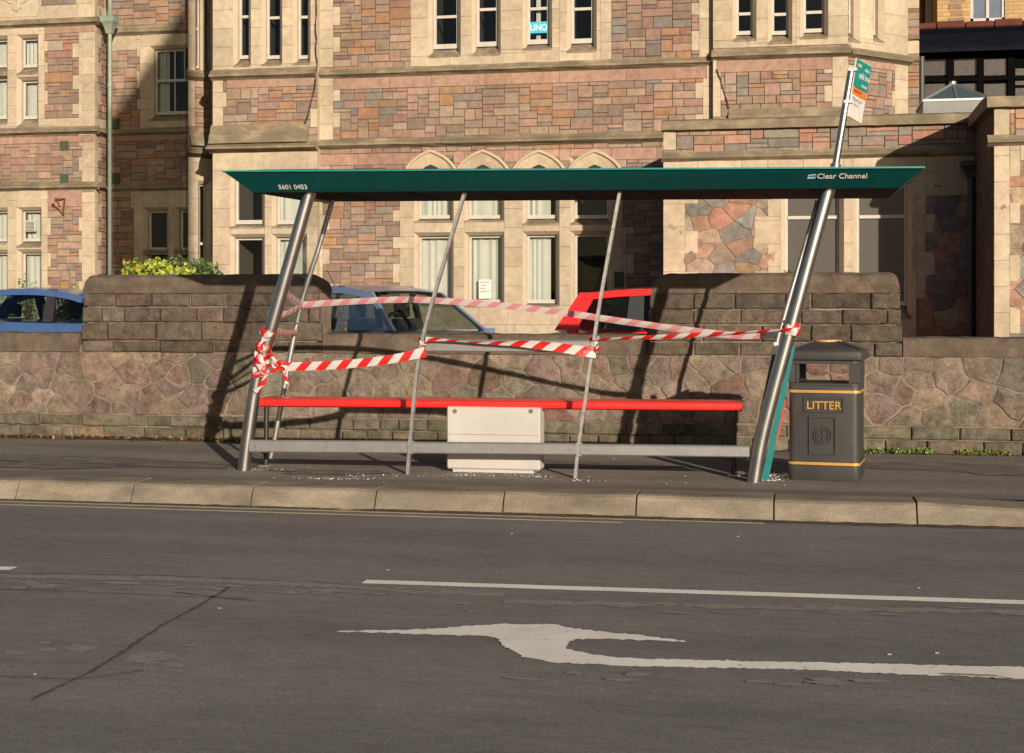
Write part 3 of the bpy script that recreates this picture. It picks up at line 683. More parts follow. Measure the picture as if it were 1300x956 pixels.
for pts in ([(518,603),(521,562),(532,457),(550,380),(590,245)],[(730.5,609),(735,566),(751,455),(762.5,380),(787,244)]):
    m=MB(); Q=smooth_path(pth(pts,SY-.01),5)
    for a,b in zip(Q,Q[1:]): m.bar(a,b+(b-a)*.02,.026,.05)
    m.build('glazing_post',M['alu'],sh)
YR=12.75
Lr=smooth_path(pth([(343,583),(349,556),(369,449),(384,380),(405,313),(422,254)],YR))
m=MB(); m.tube(Lr,.024,12); m.build('rear_post',M['alu'],sh,smooth=True)
Rr=smooth_path([at(px,py,YR) for px,py in [(951,585),(963,545),(985,440),(993,411),(1004,372),(1033,274),(1038,255)]])
m=MB(); m.tube(Rr,.022,12); m.build('rear_post',M['alu'],sh,smooth=True)
# end glazing between left main post and rear post
M['clear']=glass_mat('clear glazing',(.93,.95,.94),refl=.03)
for n_ in M['clear'].node_tree.nodes:
    if n_.type=='MATH': n_.inputs[1].default_value=.12
a1,a2=at(392,252,SY+.05),at(345,413,SY+.05); b1,b2=at(421,258,YR-.02),at(378,410,YR-.02)
m=MB(); dx=Vector((.004,0,0)); m.hexa([a2-dx,a2+dx,b2+dx,b2-dx,a1-dx,a1+dx,b1+dx,b1-dx]); m.build('end_glass',M['clear'],sh)
m=MB(); m.bar(a2+(b2-a2)*0,b2,.012,.012); m.bar(a1,b1,.02,.02); m.build('glass_clamp_rail',M['alu'],sh)
# rails
def rail(pa,pb,h,Y,name='bump_rail',bolts=(.04,.5,.96)):
    A,B=at(*pa,Y),at(*pb,Y); m=MB(); d=.02
    prof=[(-h/2,.012),(-h/2,-.004),(-h/2+.01,-.014),(h/2-.014,-.014),(h/2-.003,-.004),(h/2,.02),(h/2-.01,.02),(-h/2+.01,.012)]
    m.loft([[ (q.x,q.y+o-.012,q.z+z) for z,o in prof] for q in (A,B)]); o=m.build(name,M['galv'],sh)
    for f in bolts:
        q=A+(B-A)*f; mb=MB(); mb.tube([(q.x,q.y-.027,q.z),(q.x,q.y-.033,q.z)],[.011,.008],10); mb.build('bolt',M['alu'],o,smooth=True)
rail((317.5,566),(518,567.5),.108,SY-.03); rail((523,568),(733,570),.100,SY-.03); rail((737,570.5),(951.5,573),.096,SY-.03)
rail((541,438.5),(750,439.5),.105,SY,'mid_rail',(.05,.5,.94))
m=MB()
for pa in ((522,567.8),(735.5,570.3)): q=at(*pa,SY-.03); m=MB(); m.box(q.x-.025,q.x+.025,q.y-.02,q.y+.02,q.z-.055,q.z+.055); m.build('rail_bracket',M['alu'],sh)
# canopy
YB,YT=11.66,11.47
tl,tr=at(283,217.5,YT),at(1173.5,212.5,YT); bl,br=at(322,244.5,YB),at(1143,238.5,YB)
yb2,yt2=13.12,13.34
BLk,BRk=Vector((bl.x,yb2,bl.z+.03)),Vector((br.x,yb2,br.z+.03)); TLk,TRk=Vector((tl.x,yt2,tl.z+.02)),Vector((tr.x,yt2,tr.z+.02))
m=MB(); lip=.016
m.quad(bl,br,tr,tl); m.quad(br,BRk,TRk,tr); m.quad(BLk,bl,tl,TLk); m.quad(BRk,BLk,TLk,TRk)
def up(v,z=.03): return Vector((v.x,v.y,v.z+z))
cc=[(tl+tr)/2+Vector((0,.5,.06)),(TLk+TRk)/2+Vector((0,-.5,.06))]
k1,k2,k3,k4=up(tl+Vector((.3,.3,0)),.04),up(tr+Vector((-.3,.3,0)),.04),up(TRk+Vector((-.3,-.3,0)),.04),up(TLk+Vector((.3,-.3,0)),.04)
t1,t2,t3,t4=up(tl,.004),up(tr,.004),up(TRk,.004),up(TLk,.004)
m.quad(t1,t2,k2,k1); m.quad(t2,t3,k3,k2); m.quad(t3,t4,k4,k3); m.quad(t4,t1,k1,k4); m.quad(k1,k2,k3,k4)
can=m.build('canopy',M['teal'],sh)
m=MB()
def lipbar(a,b): m.loft([[p+Vector((0,-.010,-.006)),p+Vector((0,.010,-.006)),p+Vector((0,.012,.008)),p+Vector((0,-.008,.008))] for p in (a,b)])
lipbar(tl,tr); m.bar(tr,TRk,.014,.014); m.bar(tl,TLk,.014,.014); m.build('edge_trim',M['teal_l'],can)
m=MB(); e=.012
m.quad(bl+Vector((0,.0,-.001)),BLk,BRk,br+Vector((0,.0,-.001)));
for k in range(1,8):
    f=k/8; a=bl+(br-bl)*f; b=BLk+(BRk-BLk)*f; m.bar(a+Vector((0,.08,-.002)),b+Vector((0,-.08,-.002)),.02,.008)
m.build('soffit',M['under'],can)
fx=(br-bl).normalized(); fu=((tl+tr)/2-(bl+br)/2); fu=(fu-fx*fu.dot(fx)).normalized(); fn=fx.cross(fu)
def onf(px,py):  # point on sloping fascia plane
    r=Vector(ray(px,py)); c=Vector((0,0,CH)); n=(br-bl).cross((tl if px<700 else tr)-bl); t=(bl-c).dot(n)/r.dot(n); return c+r*t+fn*.007
text_part('fleet_number','5601 0453',.075,M['letter'],can,onf(354.5,239.5),fx,fu,bold=.0008,sx=.82)
text_part('lettering','Clear Channel',.078,M['letter'],can,onf(1037,226),fx,fu,bold=.0008,sx=.86)
M['logo_b']=plain('logo blue',(.03,.25,.62),.5)
m=MB(); o=onf(1025,226)
def lq(pts): m.face([m.vert(o+fx*x+fu*y) for x,y in pts])
lq([(0,0),(.055,0),(.068,.012),(.03,.012),(.012,.02),(0,.018)]); lq([(.0,.034),(.02,.045),(.05,.05),(.068,.05),(.068,.042),(.03,.036),(.012,.026)]); m.build('logo',M['letter'],can)
m=MB(); lq([(.008,.016),(.03,.017),(.05,.014),(.068,.018),(.068,.038),(.05,.040),(.03,.032)]); m.build('logo',M['logo_b'],can)
# stop flag on its own mast above the canopy
fl=thing('bus_stop_flag',tuple(at(1060,213,SY)),'bus stop flag in green, orange and white on a steel mast above the canopy','bus stop sign')
m=MB(); a=at(1060.5,212,SY-.0); b=at(1081,88,SY); m.tube([a,b],.029,20); m.tube([a-(b-a)*.01,a+(b-a)*.03],.042,20); m.build('mast',M['steel'],fl,smooth=True)
c=[at(1087,73.5,11.76),at(1106,84.5,12.12),at(1092.5,157,12.12),at(1076.5,147.5,11.76)]  # TL TR BR BL
def fq(u,v,o=0):
    p=c[0]*(1-u)*(1-v)+c[1]*u*(1-v)+c[2]*u*v+c[3]*(1-u)*v; n=(c[1]-c[0]).cross(c[3]-c[0]).normalized(); 
    if n.y>0: n=-n
    return p+n*o
M['orange']=plain('orange enamel',(.66,.16,.015),.45); M['flagw']=plain('white enamel',(.58,.575,.55),.4); M['flagg']=plain('teal enamel',(.0,.20,.18),.4); M['grey_l']=plain('grey print',(.25,.25,.25),.6)
m=MB(); m.hexa([fq(0,1,-.006),fq(1,1,-.006),fq(1,1,.006),fq(0,1,.006),fq(0,0,-.006),fq(1,0,-.006),fq(1,0,.006),fq(0,0,.006)]); pn=m.build('sign_panel',M['flagw'],fl)
for nm,v0,v1,mt in (('green_field',0,.475,'flagg'),('orange_band',.475,.60,'orange')):
    m=MB(); 
    for o in (.0075,-.0075): m.quad(fq(.01,v1,o),fq(.99,v1,o),fq(.99,v0+.008,o),fq(.01,v0+.008,o))
    m.build(nm,M[mt],pn)
fx2=(c[1]-c[0]).normalized(); fu2=(c[0]-c[3]); fu2=(fu2).normalized()
def ftext(s,u,v,size,mt='flagw',b=.0005): text_part('lettering',s,size,M[mt],pn,fq(u,v,.0105),fx2,fu2,extrude=.0004,bold=b)
ftext('travel',.10,.12,.040); ftext('cells A',.58,.15,.045); ftext('cells brec',.26,.30,.072,b=.0008); ftext('bus stop',.55,.42,.036,b=.0005); ftext('buses to city',.1,.555,.036,'rust',b=0)
ftext('Morgan Street',.08,.70,.042,'grey_l',b=0); ftext('towards city',.2,.775,.028,'grey_l',b=0)
m=MB()
for v in (.2,.75): m=MB(); m.box(*(lambda p:(p.x-.05,p.x+.02,p.y-.02,p.y+.03,p.z-.012,p.z+.012))(fq(0,v))); m.build('bracket',M['alu'],fl)
# bench
BY=12.1
be=thing('perch_bench',tuple(gr(640,600,PZ)),'long bright red perch bench on black legs under the canopy','bench')
A,B=at(330,508.5,BY),at(942,513.5,BY); m=MB(); rings=[]
prof=[(-.125,-.052),(-.145,-.04),(-.15,-.015),(-.142,.012),(-.12,.022),(.10,.030),(.14,.02),(.14,-.03),(.10,-.052)]
for q in [A+(B-A)*f for f in (0,.002,.25,.5,.75,.998,1)]: rings.append([(q.x,q.y+y+.12,q.z+z-.004) for y,z in prof])
m.loft(rings); m.build('seat',M['red'],be,smooth=True)
for px,pb in ((337.5,592),(931.5,604)):
    g=gr(px,pb,PZ); q=at(px,516,BY); m=MB(); m.tube([(g.x,g.y,PZ),(q.x,g.y,q.z)],.022,14); m.build('leg',M['black'],be,smooth=True)
    m=MB(); m.box(g.x-.05,g.x+.05,g.y-.05,g.y+.05,PZ+.001,PZ+.012); m.build('foot_plate',M['alu'],be)
m=MB(); g=gr(931,604,PZ); m.tube([(g.x,g.y,PZ+.03),(g.x+.2,g.y-.1,PZ+.025)],.016,10); m.build('floor_tie',M['alu'],be,smooth=True)
# white box
bx=thing('utility_box',tuple(gr(626,600,PZ)),'low pale grey utility box beneath the middle of the red bench','utility box')
p0,p1=at(567,597,12.0),at(685.5,597,12.0); zt=at(626,517,12.0).z
m=MB(); m.bbox(p0.x,p1.x,12.0,12.22,PZ+.028,zt,.012); m.build('casing',M['whitebox'],bx)
m=MB(); m.box(p0.x+.05,p1.x-.06,12.02,12.2,PZ,PZ+.03); m.build('plinth',M['whitebox'],bx)
m=MB(); zz=at(626,552,12).z; m.box(p0.x+.004,p1.x-.014,11.9975,12.003,zz-.0015,zz+.0015); m.build('panel_joint',M['kerb'],bx)
for px in (577.5,674): q=at(px,522,12.0); m=MB(); m.tube([(q.x,11.994,q.z),(q.x,12.002,q.z)],.019,16); m.build('screw_cap',M['kerb'],bx,smooth=True)
# leaning teal information panel
pl_=thing('information_panel',tuple(at(968,610,11.9)),'tall teal framed panel leaning against the right main post','information panel')
YF,YK=11.86,12.72
def slab(a0,a1,b0,b1,Y0,Y1,mb):  # bottom px left/right, top px left/right
    mb.hexa([at(*a0,Y0),at(*a1,Y0),at(*a1,Y0)+Vector((0,Y1-Y0,0)),at(*a0,Y0)+Vector((0,Y1-Y0,0)),at(*b0,Y0),at(*b1,Y0),at(*b1,Y0)+Vector((0,Y1-Y0,0)),at(*b0,Y0)+Vector((0,Y1-Y0,0))])
m=MB(); slab((966,611),(975.5,610),(1003,438),(1009.5,440),YF,YF+.05,m); m.build('front_frame',M['teal_p'],pl_)
m=MB(); slab((968,608),(972.5,608),(1004.5,442),(1008,443),YF+.053,YK-.05,m); m.build('board',M['flagw'],pl_)
m=MB(); slab((985,562),(986.5,562),(996.5,508),(998,508),YF+.06,YK-.3,m); m.build('poster',M['red'],pl_)
m=MB(); slab((951,592),(965,596),(983,440),(988,438),YK-.45,YK-.38,m); m.build('rear_frame',M['dkpipe'],pl_)
q=at(985.5,437,YK-.42); m=MB(); m.tube([(q.x-.02,q.y,q.z),(q.x+.02,q.y,q.z)],.02,10); m.tube([q,(q.x-.005,q.y,q.z-.05)],.012,8); m.build('clamp',M['flagw'],pl_,smooth=True)
# ------------------------------------------------------------------ litter bin
bc=gr(1051,611,PZ); bin_=bpy.data.objects.new('litter_bin',None); COL.objects.link(bin_); bin_['_o']=(0,0,0)
tag(bin_,'dark grey litter bin with gold bands and LITTER plate by the right post','litter bin')
def rr(hw,hd,z,c,cx=0,cy=0,n=4):
    pts=[]
    for sx,sy,a0 in ((1,-1,-90),(1,1,0),(-1,1,90),(-1,-1,180)):
        for k in range(n+1):
            a=R(a0+90*k/n); pts.append((cx+sx*(hw-c)+c*math.cos(a),cy+sy*(hd-c)+c*math.sin(a),z))
    return pts
H=.29
m=MB(); m.loft([rr(H-.004,H-.004,0,.05),rr(H,H,.01,.05),rr(H,H,.125,.05),rr(H-.008,H-.008,.13,.05),rr(H-.006,H-.006,.16,.05),rr(H-.006,H-.006,.725,.05),rr(H+.0,H+.0,.73,.05),rr(H,H,.76,.05),rr(H-.004,H-.004,.775,.05)])
body=m.build('body',M['bin'],bin_,smooth=True)
m=MB()  # hood: corner posts, bands
zb,zt_=.77,1.0; oz0,oz1=.805,.965; ow=.205
def ring_wall(z0,z1):
    o0,o1=rr(H-.002,H-.002,z0,.05),rr(H-.002,H-.002,z1,.05); m.loft([o0,o1]); 
ring_wall(zb,oz0); ring_wall(oz1,zt_)
for sx in (-1,1):
    for sy in (-1,1):
        m.bbox(sx*H-(.0 if sx<0 else .085)+.002*(-sx),sx*H+(.085 if sx<0 else 0)-.002*sx,sy*H-(0 if sy<0 else .10)-.002*sy,sy*H+(.10 if sy<0 else 0)-.002*sy,oz0-.005,oz1+.005,.012)
for sx in (-1,1): m.box(sx*H-.02*(sx>0),sx*H+.02*(sx<0),-H+.08,H-.08,oz0-.004,oz1+.004)
m.build('hood',M['bin'],bin_)
for sy in (-1,1):
    m=MB(); w=.014
    y0,y1=(-H-.008,-H+.02) if sy<0 else (H-.02,H+.008)
    for q in ((-ow-w,-ow,oz0-w,oz1+w),(ow,ow+w,oz0-w,oz1+w),(-ow,ow,oz1,oz1+w),(-ow,ow,oz0-w,oz0)): m.box(q[0],q[1],y0,y1,q[2],q[3])
    m.build('aperture_frame',M['bin'],bin_)
m=MB(); rings=[rr(H-.01,H-.01,.995,.05),rr(H+.03,H+.03,1.0,.05),rr(H+.035,H+.035,1.015,.055),rr(H+.035,H+.035,1.06,.055),rr(H+.022,H+.022,1.078,.055),rr(H-.05,H-.05,1.10,.06),rr(.12,.12,1.142,.05),rr(.11,.11,1.146,.05)]
m.loft(rings); lid=m.build('lid',M['bin'],bin_,smooth=True)
m=MB()
for sx,sy in ((1,1),(1,-1),(-1,1),(-1,-1)): m.bar((sx*(H-.0),sy*(H-.0),1.082),(sx*.10,sy*.10,1.146),.018,.012)
m.build('lid_rib',M['bin'],lid)
m=MB(); m.tube([(0,0,1.143),(0,0,1.158)],.12,28); m.build('stub_plate',M['brass'],lid,smooth=True)
for z in (.737,.142):
    m=MB()
    m.loft([rr(H+.003,H+.003,z-.011,.05),rr(H+.003,H+.003,z+.011,.05)],cap=False); m.loft([rr(H-.0015,H-.0015,z-.011,.05),rr(H-.0015,H-.0015,z+.011,.05)],cap=False)
    m.build('gold_band',M['gold'],bin_,smooth=True)
y=-H+.004
def frame(x0,x1,z0,z1,w,name,par,d=.010):
    m=MB()
    for q in ((x0,x0+w,z0,z1),(x1-w,x1,z0,z1),(x0+w,x1-w,z1-w,z1),(x0+w,x1-w,z0,z0+w)): m.box(q[0],q[1],y-d,y+.01,q[2],q[3])
    return m.build(name,M['bin'],par)
frame(-.16,.165,.565,.69,.012,'name_plate',body)
t=text_part('lettering','LITTER',.093,M['gold'],body,(.0025,y-.004,.592),(1,0,0),(0,0,1),extrude=.003,align='CENTER',bold=.0012,sx=1.0)
frame(-.118,.105,.215,.535,.014,'emblem_panel',body,.012)
m=MB(); 
def ring(cx,cz,rx,rz,w,a0=0,a1=360,n=40,oo=.006):
    pr=None
    for k in range(n+1):
        a=R(a0+(a1-a0)*k/n); p=Vector((cx+rx*math.cos(a),y-oo,cz+rz*math.sin(a)))
        if pr is not None: m.bar(pr,p,.008,w)
        pr=p
ring(-.006,.375,.072,.072,.006); ring(-.006,.375,.052,.052,.004); m.bar((-.075,y-.005,.375),(.063,y-.005,.375),.006,.006); m.bar((-.006,y-.005,.31),(-.006,y-.005,.44),.006,.006); ring(-.006,.31,.055,.06,.004,20,160)
m.build('emblem',M['bin'],body)
bin_.location=(bc.x,bc.y+H+.005,PZ); bin_.rotation_euler=(0,0,R(-7))
# ------------------------------------------------------------------ barrier tape
def ribbon(pts,width,mat,name,label,grp='red and white barrier tapes',twist=None,wid=None,usp=1.0,obj=None,parent=None,jag=.004,seed=1,side=(0,0,1),ul=0.0):
    """pts: world points of the tape's centre line; twist in degrees per point about the line"""
    m=obj or MB(); n=len(pts); r=random.Random(seed); top=[];bot=[];L=ul
    rows=5; ids=[]
    for i,p in enumerate(pts):
        p=Vector(p); d=(Vector(pts[min(i+1,n-1)])-Vector(pts[max(i-1,0)])).normalized()
        if i: L+=(p-Vector(pts[i-1])).length
        up=Vector(side); up=(up-d*up.dot(d)).normalized(); sd=d.cross(up)
        a=R(twist[i]) if twist else 0; w=(wid[i] if wid else width)
        v=up*math.cos(a)+sd*math.sin(a); nn=d.cross(v); row=[]
        for k in range(rows):
            f=k/(rows-1)-.5; q=p+v*w*f+nn*(jag*noise.noise(Vector((L*9,f*3,seed)))+.003*math.cos(f*6))
            t=m.vert(q); m.uv[t]=(L*usp,(f+.5)*.075); row.append(t)
        ids.append(row)
    for a,b in zip(ids,ids[1:]):
        for k in range(rows-1): m.face((a[k],b[k],b[k+1],a[k+1]))
    if obj: return m
    o=m.build(name,M[mat],parent,smooth=True)
    if label: tag(o,label,'barrier tape',grp)
    return o
def sag(a,b,n,dz,Yoff=0):
    a=Vector(a);b=Vector(b); return [a+(b-a)*k/n+Vector((0,0,-dz*4*(k/n)*(1-k/n))) for k in range(n+1)]
def vp(pts,n=8): return smooth_path([Vector(p) for p in pts],n)
YTp=SY-.075
# 1 lower left wide tape
P1=vp([at(347,465,YTp-.02),at(370,465.5,YTp),at(430,463,YTp),at(490,457,YTp),at(540,447,YTp+.03)]); n=len(P1)
w1=[.035+.05*min(1,k/5) for k in range(n)]; w1=[min(w,.074) if k<n-6 else .074+.022*(k-n+6)/6 for k,w in enumerate(w1)]
ribbon(P1,.07,'tape','barrier_tape','wide red and white tape sagging low between left post and first thin post',wid=w1,seed=2)
# 2 middle tape thin twisted to second post
P2=vp([at(540,431,YTp+.02),at(565,431,YTp),at(600,434,YTp),at(660,436,YTp),at(700,440,YTp),at(735,445,YTp),at(757,448,YTp+.03)]); n=len(P2)
tw=[ -30-50*math.sin(min(1,k/(n*.55))*math.pi) if k<n*.6 else 0-30*(1-(k-n*.6)/(n*.4)) for k in range(n)]
ribbon(P2,.07,'tape','barrier_tape','twisted red and white tape strung across the mid rail between the two thin posts',twist=tw,wid=[.06+.03*k/n for k in range(n)],seed=3)
# 3 right tape
P3=vp([at(753,432,YTp+.02),at(790,430,YTp),at(870,426.5,YTp),at(940,423,YTp),at(1005,419,YTp)]); n=len(P3)
ribbon(P3,.07,'tape','barrier_tape','thin red and white tape running from second thin post to the right main post',twist=[48+14*math.sin(k*.3) for k in range(n)],wid=[.05]*n,seed=4)
# 4 rear pink tape
yl,yr=12.72,12.05
pp=[(383,387),(420,384.5),(500,380.5),(560,382),(640,388),(715,397),(790,408),(860,417.5),(935,426),(985,424.5)]
P4=vp([at(px,py,yl+(yr-yl)*max(0,(px-383))/(985-383)) for px,py in pp],6); n=len(P4)
ribbon(P4,.07,'tapeb','barrier_tape','long pink looking reverse side of tape curving high behind the shelter posts',wid=[.058]*n,twist=[12*math.sin(k*.2) for k in range(n)],seed=5)
P5=vp([at(352,401,SY+.1),at(368,396,12.2),at(384,387,12.7)],6)
ribbon(P5,.06,'tapeb','barrier_tape','short pink looking tape seen through the left end glass',wid=[.05]*len(P5),seed=6)
P6=vp([at(364,374,SY+.1),at(375,380,12.3),at(384,387,12.72)],6)
ribbon(P6,.06,'tapeb','barrier_tape','short faded tape crossing upper corner of the left end glass',wid=[.04]*len(P6),seed=7)
P7=vp([at(344,414,SY-.06),at(355,420,SY+.2),at(366,422,12.3),at(378,421,12.7)],6)
ribbon(P7,.06,'tape','barrier_tape','short checked tape band from the left post back to the rear post',wid=[.07,.07]+[.045]*(len(P7)-2),seed=8,usp=2.5)
# knots wound round posts
def wrap(cpts,rad,turns,width,name,label,seed,z_amp=.0,tails=()):
    m=MB(); C=[Vector(p) for p in cpts]; pts=[]; n=int(turns*18); r=random.Random(seed); L=0
    for k in range(n+1):
        f=k/n*(len(C)-1); i=min(int(f),len(C)-2); c=C[i].lerp(C[i+1],f-i); a=2*math.pi*turns*k/n
        rr_=rad*(1+.10*math.sin(k*1.7+seed)); pts.append(c+Vector((math.cos(a)*rr_,math.sin(a)*rr_,.025*math.sin(a*.5+seed)+r.uniform(-.006,.006))))
    ribbon(pts,width,None,None,None,obj=m,wid=[width*(1+.25*math.sin(k*.9+seed)) for k in range(len(pts))],twist=[14*math.sin(k*.8) for k in range(len(pts))],jag=.012,seed=seed)
    for t in tails: ribbon(vp(t[0],5),.05,None,None,None,obj=m,wid=[t[1]*(1-.35*abs(math.sin(q*.7))) for q in range(len(vp(t[0],5)))],twist=[t[2]*math.sin(q*.6) for q in range(len(vp(t[0],5)))],jag=.012,seed=seed+5)
    o=m.build(name,M['tape'],None,smooth=True); tag(o,label,'barrier tape','red and white barrier tapes')
y_=SY-.075
wrap([at(343,418,SY),at(340,424,SY)],.066,1.6,.06,'tape_knot','upper loop of tape wound once round the left main post',3)
tl_=[([at(337,430,y_),at(330,445,y_-.01),at(333,470,y_-.03),at(338,478,y_-.02)],.07,50),
     ([at(333,472,y_),at(322,478,y_-.02),at(321,478,y_-.02)],.03,20),([at(338,475,y_-.01),at(334,486,y_-.03),at(323,497,y_-.02)],.05,35),
     ([at(331,455,y_),at(345,452,y_-.03),at(352,466,y_-.02),at(343,474,y_-.03)],.05,60),([at(345,462,y_-.02),at(356,461,y_-.04),at(365,467,y_-.01)],.07,45),
     ([at(362,469,y_),at(361,478,y_-.02),at(366,486,y_-.02),at(365,493,y_)],.045,40),([at(326,446,y_),at(325,458,y_-.02),at(333,466,y_-.04)],.07,30)]
wrap([at(337,434,SY),at(334,450,SY),at(331,466,SY),at(329,474,SY)],.068,4.6,.072,'tape_knot','big crumpled knot of tape round the left main post with hanging tails',11,tails=tl_)
wrap([at(538,431,SY),at(536,443,SY),at(535.5,451,SY)],.034,2.5,.045,'tape_knot','small knot of tape on the first thin post',12)
wrap([at(754,433,SY),at(753.5,441,SY),at(752,449,SY)],.034,2.7,.05,'tape_knot','small knot of tape on the second thin post',13,tails=[([at(757,437,y_),at(760,441,y_-.02),at(756,446,y_)],.05,60)])
wrap([at(1005,414,SY),at(1004,421,SY)],.066,2.2,.075,'tape_knot','loop of tape wound round the right main post',14)
# ------------------------------------------------------------------ main building
MBD=thing('school_building',(-4,22.3,.18),'big pink and grey sandstone building with cream window surrounds and chamfered corners behind the shelter','building')
ZB=.18
# left projecting front
pl=Plane2((-9.47,22.2),(1,0)); f=Fac(MBD,pl,270,403,ZB,7.4,1)
f.rect('A',270,403,-200,92); f.rect('A',270,403,187,460,True)
for x0,x1 in ((299,316),(338,353.5),(374,390)): f.window(x0,x1,-48,73,'dark',rail=.43,fw=.035)
# ground floor windows of the left front
f.window(297,331,222,284,'dim',rail=0,sill=1); f.window(297,331,300,402,'dim',rail=0,sill=1)
f.window(350,384,222,284,'curtain',rail=0,sill=1); f.window(350,384,300,402,'curtain',rail=0,sill=1)
f.rect('P',286,398,97,112); f.quoin(270,283,112,160,right=True,tooth=1); f.rect('A',270,283,97,112); f.rect('A',392,403,140,160)
f.string(268,401,88,100,.10); f.wedge(268,392,157,182,.0,.13); f.string(266,404,181,193,.18)
f.finish()
m=MB(); m.quad((pl.P(f.s1,ZB,0)),(pl.P(f.s1,ZB,-.2)),(pl.P(f.s1,7.4,-.2)),(pl.P(f.s1,7.4,0))); m.build('mortar_bed',M['lime'],MBD)
# left chamfered corner
pl=Plane2((-10.27,23.0),(1,1)); f=Fac.__new__(Fac); f.par=MBD; f.pl=pl; f.s0=0; f.s1=math.sqrt(2)*.8; f.setup(ZB,7.4,2,STONES,False)
f.rect('A',236,280,-200,92); f.rect('A',236,280,187,460,True)
f.window(250.5,256,-48,85,'dark',rail=.43,fw=.02,cham=1); f.window(262,266,-48,82,'dark',rail=.43,fw=.02,cham=1)
f.window(257,264,236,402,'dim',rail=.55,fw=.03)
f.quoin(240,247,100,162,kind='A'); f.quoin(268,272,100,162,kind='A')
f.string(240,270,91,103,.10,ext=(.05,.04)); f.wedge(240,270,165,186,.0,.12); f.string(240,270,187,200,.18,ext=(.08,.06)); f.finish()
# recessed wall between blocks
pl=Plane2((-12.3,23.4),(1,0)); f=Fac(MBD,pl,134,246,ZB,7.4,3)
f.rect('A',134,246,30,62); f.rect('P',134,246,172,181); f.rect('A',134,246,160,172); f.rect('A',165,246,242,262); f.rect('P',134,165,242,252)
f.window(194,246,64,144,'left',rail=.52,cham=1,bars=((.25,.52,1),(.5,.02,1),(.75,.52,1)),fw=.035)
f.quoin(177,194,62,160,left=True,tooth=1); f.rect('A',194,246,140,160)
f.window(186,210,267,318,'dim',rail=0,fw=.035,cham=1,sill=1); f.window(226,246,267,318,'dim',rail=0,fw=.035,cham=1,sill=1)
f.window(186,210,322,372,'dim',rail=0,fw=.035,cham=1,sill=1); f.window(226,246,322,372,'dim',rail=0,fw=.035,cham=1,sill=1)
f.rect('A',170,246,262,372); f.string(134,246,33,44,.08); f.string(134,246,163,171,.08); f.string(134,246,232,242,.08); f.finish()
m=MB()
for px,py in ((147,157),(147.5,227)): q=at(px,py,23.4); m=MB(); m.box(q.x-.07,q.x+.07,23.36,23.41,q.z-.09,q.z+.09); m.build('air_vent',M['vent'],MBD)
# main recessed front
pl=Plane2((-6,22.32),(1,0)); f=Fac(MBD,pl,401,907,ZB,7.4,4)
f.rect('A',521,777,-200,84)
for x0,x1,yb,st in ((548,579,60,'dark'),(602,633,57,'dark'),(668,698,54,'dim'),(722,754,53,'dark')):
    w=f.window(x0,x1,-52,yb,st,rail=.42 if x0!=548 else .36,fw=.045)
    if x0==668: UNOW=w
    if x0==668:
        P_,g0,g1,h0,h1,dp,wo=w; m=MB(); x=g0+(g1-g0)*.45; X_=P_(x,0)[0]; m.box(X_-.035,X_+.035,22.32+dp+.06,22.32+dp+.08,h0,h1); m.build('blind_strip',M['curtain'],wo)
f.quoin(401,424,-200,84,right=True,tooth=2); f.quoin(886,907,-200,78,left=True,tooth=2)
f.rect('P',424,898,92,106)
f.quoin(390,421,98,184,right=True,tooth=2,per=4); f.quoin(893,925,76,184,left=True,tooth=2)
f.rect('P',401,842,190,204)
# ground floor: arches and four-light windows
f.quoin(506,522,252,460,left=True,tooth=2); f.rect('A',515,790,252,460); f.quoin(786,796,290,460,right=True,tooth=2)
f.quoin(401,410,204,460,right=True,tooth=2)
for x0,x1,st,ct in ((532,571,'curtain',None),(594,634,'curtain',None),(667,706,'part',[(0.02,.75,0,1)]),(731,773,'dim',None)):
    f.window(x0,x1,205,277,st,rail=0,fw=.035,sill=1,curt=ct); f.window(x0,x1,298,385,st,rail=0,fw=.035,sill=1,curt=ct)
    if x0==594: NOTEW=f.last
m=MB()  # hood moulds above the ground floor lights (pointed arches)
AM=MB()
for cx in (547,613,684,755):
    c=pl.S(cx); zb=pl.Z(cx,226); za=pl.Z(cx,192); hw=.44; n=9
    def arc(rad,zoff):
        L=[]
        for k in range(n+1):
            th=R(60)*k/n; x=rad*(2*hw*math.cos(th)-hw); z=zb+(za-zb)*rad*(math.sin(th)/math.sin(R(60)))+zoff; L.append((x,z))
        return L
    o=arc(1.0,0); i=arc(.5,.0)
    for sg in (-1,1):
        for k in range(n):
            (x0,z0),(x1,z1)=o[k],o[k+1]; (u0,w0),(u1,w1)=i[k],i[k+1]
            q=[pl.P(c+sg*x0,z0,.05),pl.P(c+sg*x1,z1,.05),pl.P(c+sg*u1,w1,.02),pl.P(c+sg*u0,w0,.02)]; AM.col=jit((.43,.35,.245),.04,f.r); AM.quad(*q)
            AM.quad(pl.P(c+sg*x0,z0,.05),pl.P(c+sg*x1,z1,.05),pl.P(c+sg*x1,z1,-.02),pl.P(c+sg*x0,z0,-.02))
    for sg in (-1,1):
        hm=MB(); hm.tube([pl.P(c+sg*x,z,.055) for x,z in o],.028,8); hm.build('hood_mould',M['lime'],MBD,smooth=True)
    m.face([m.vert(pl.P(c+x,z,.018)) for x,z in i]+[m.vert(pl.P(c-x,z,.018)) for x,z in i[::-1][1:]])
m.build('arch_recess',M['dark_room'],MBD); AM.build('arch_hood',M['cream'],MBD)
f.string(400,907,81,91,.09); f.string(402,925,172,184,.11); f.finish()
q=at(786,355,22.3); m=MB(); m.box(q.x-.07,q.x+.07,22.27,22.32,q.z-.12,q.z+.12); m.build('air_vent',M['vent'],MBD)
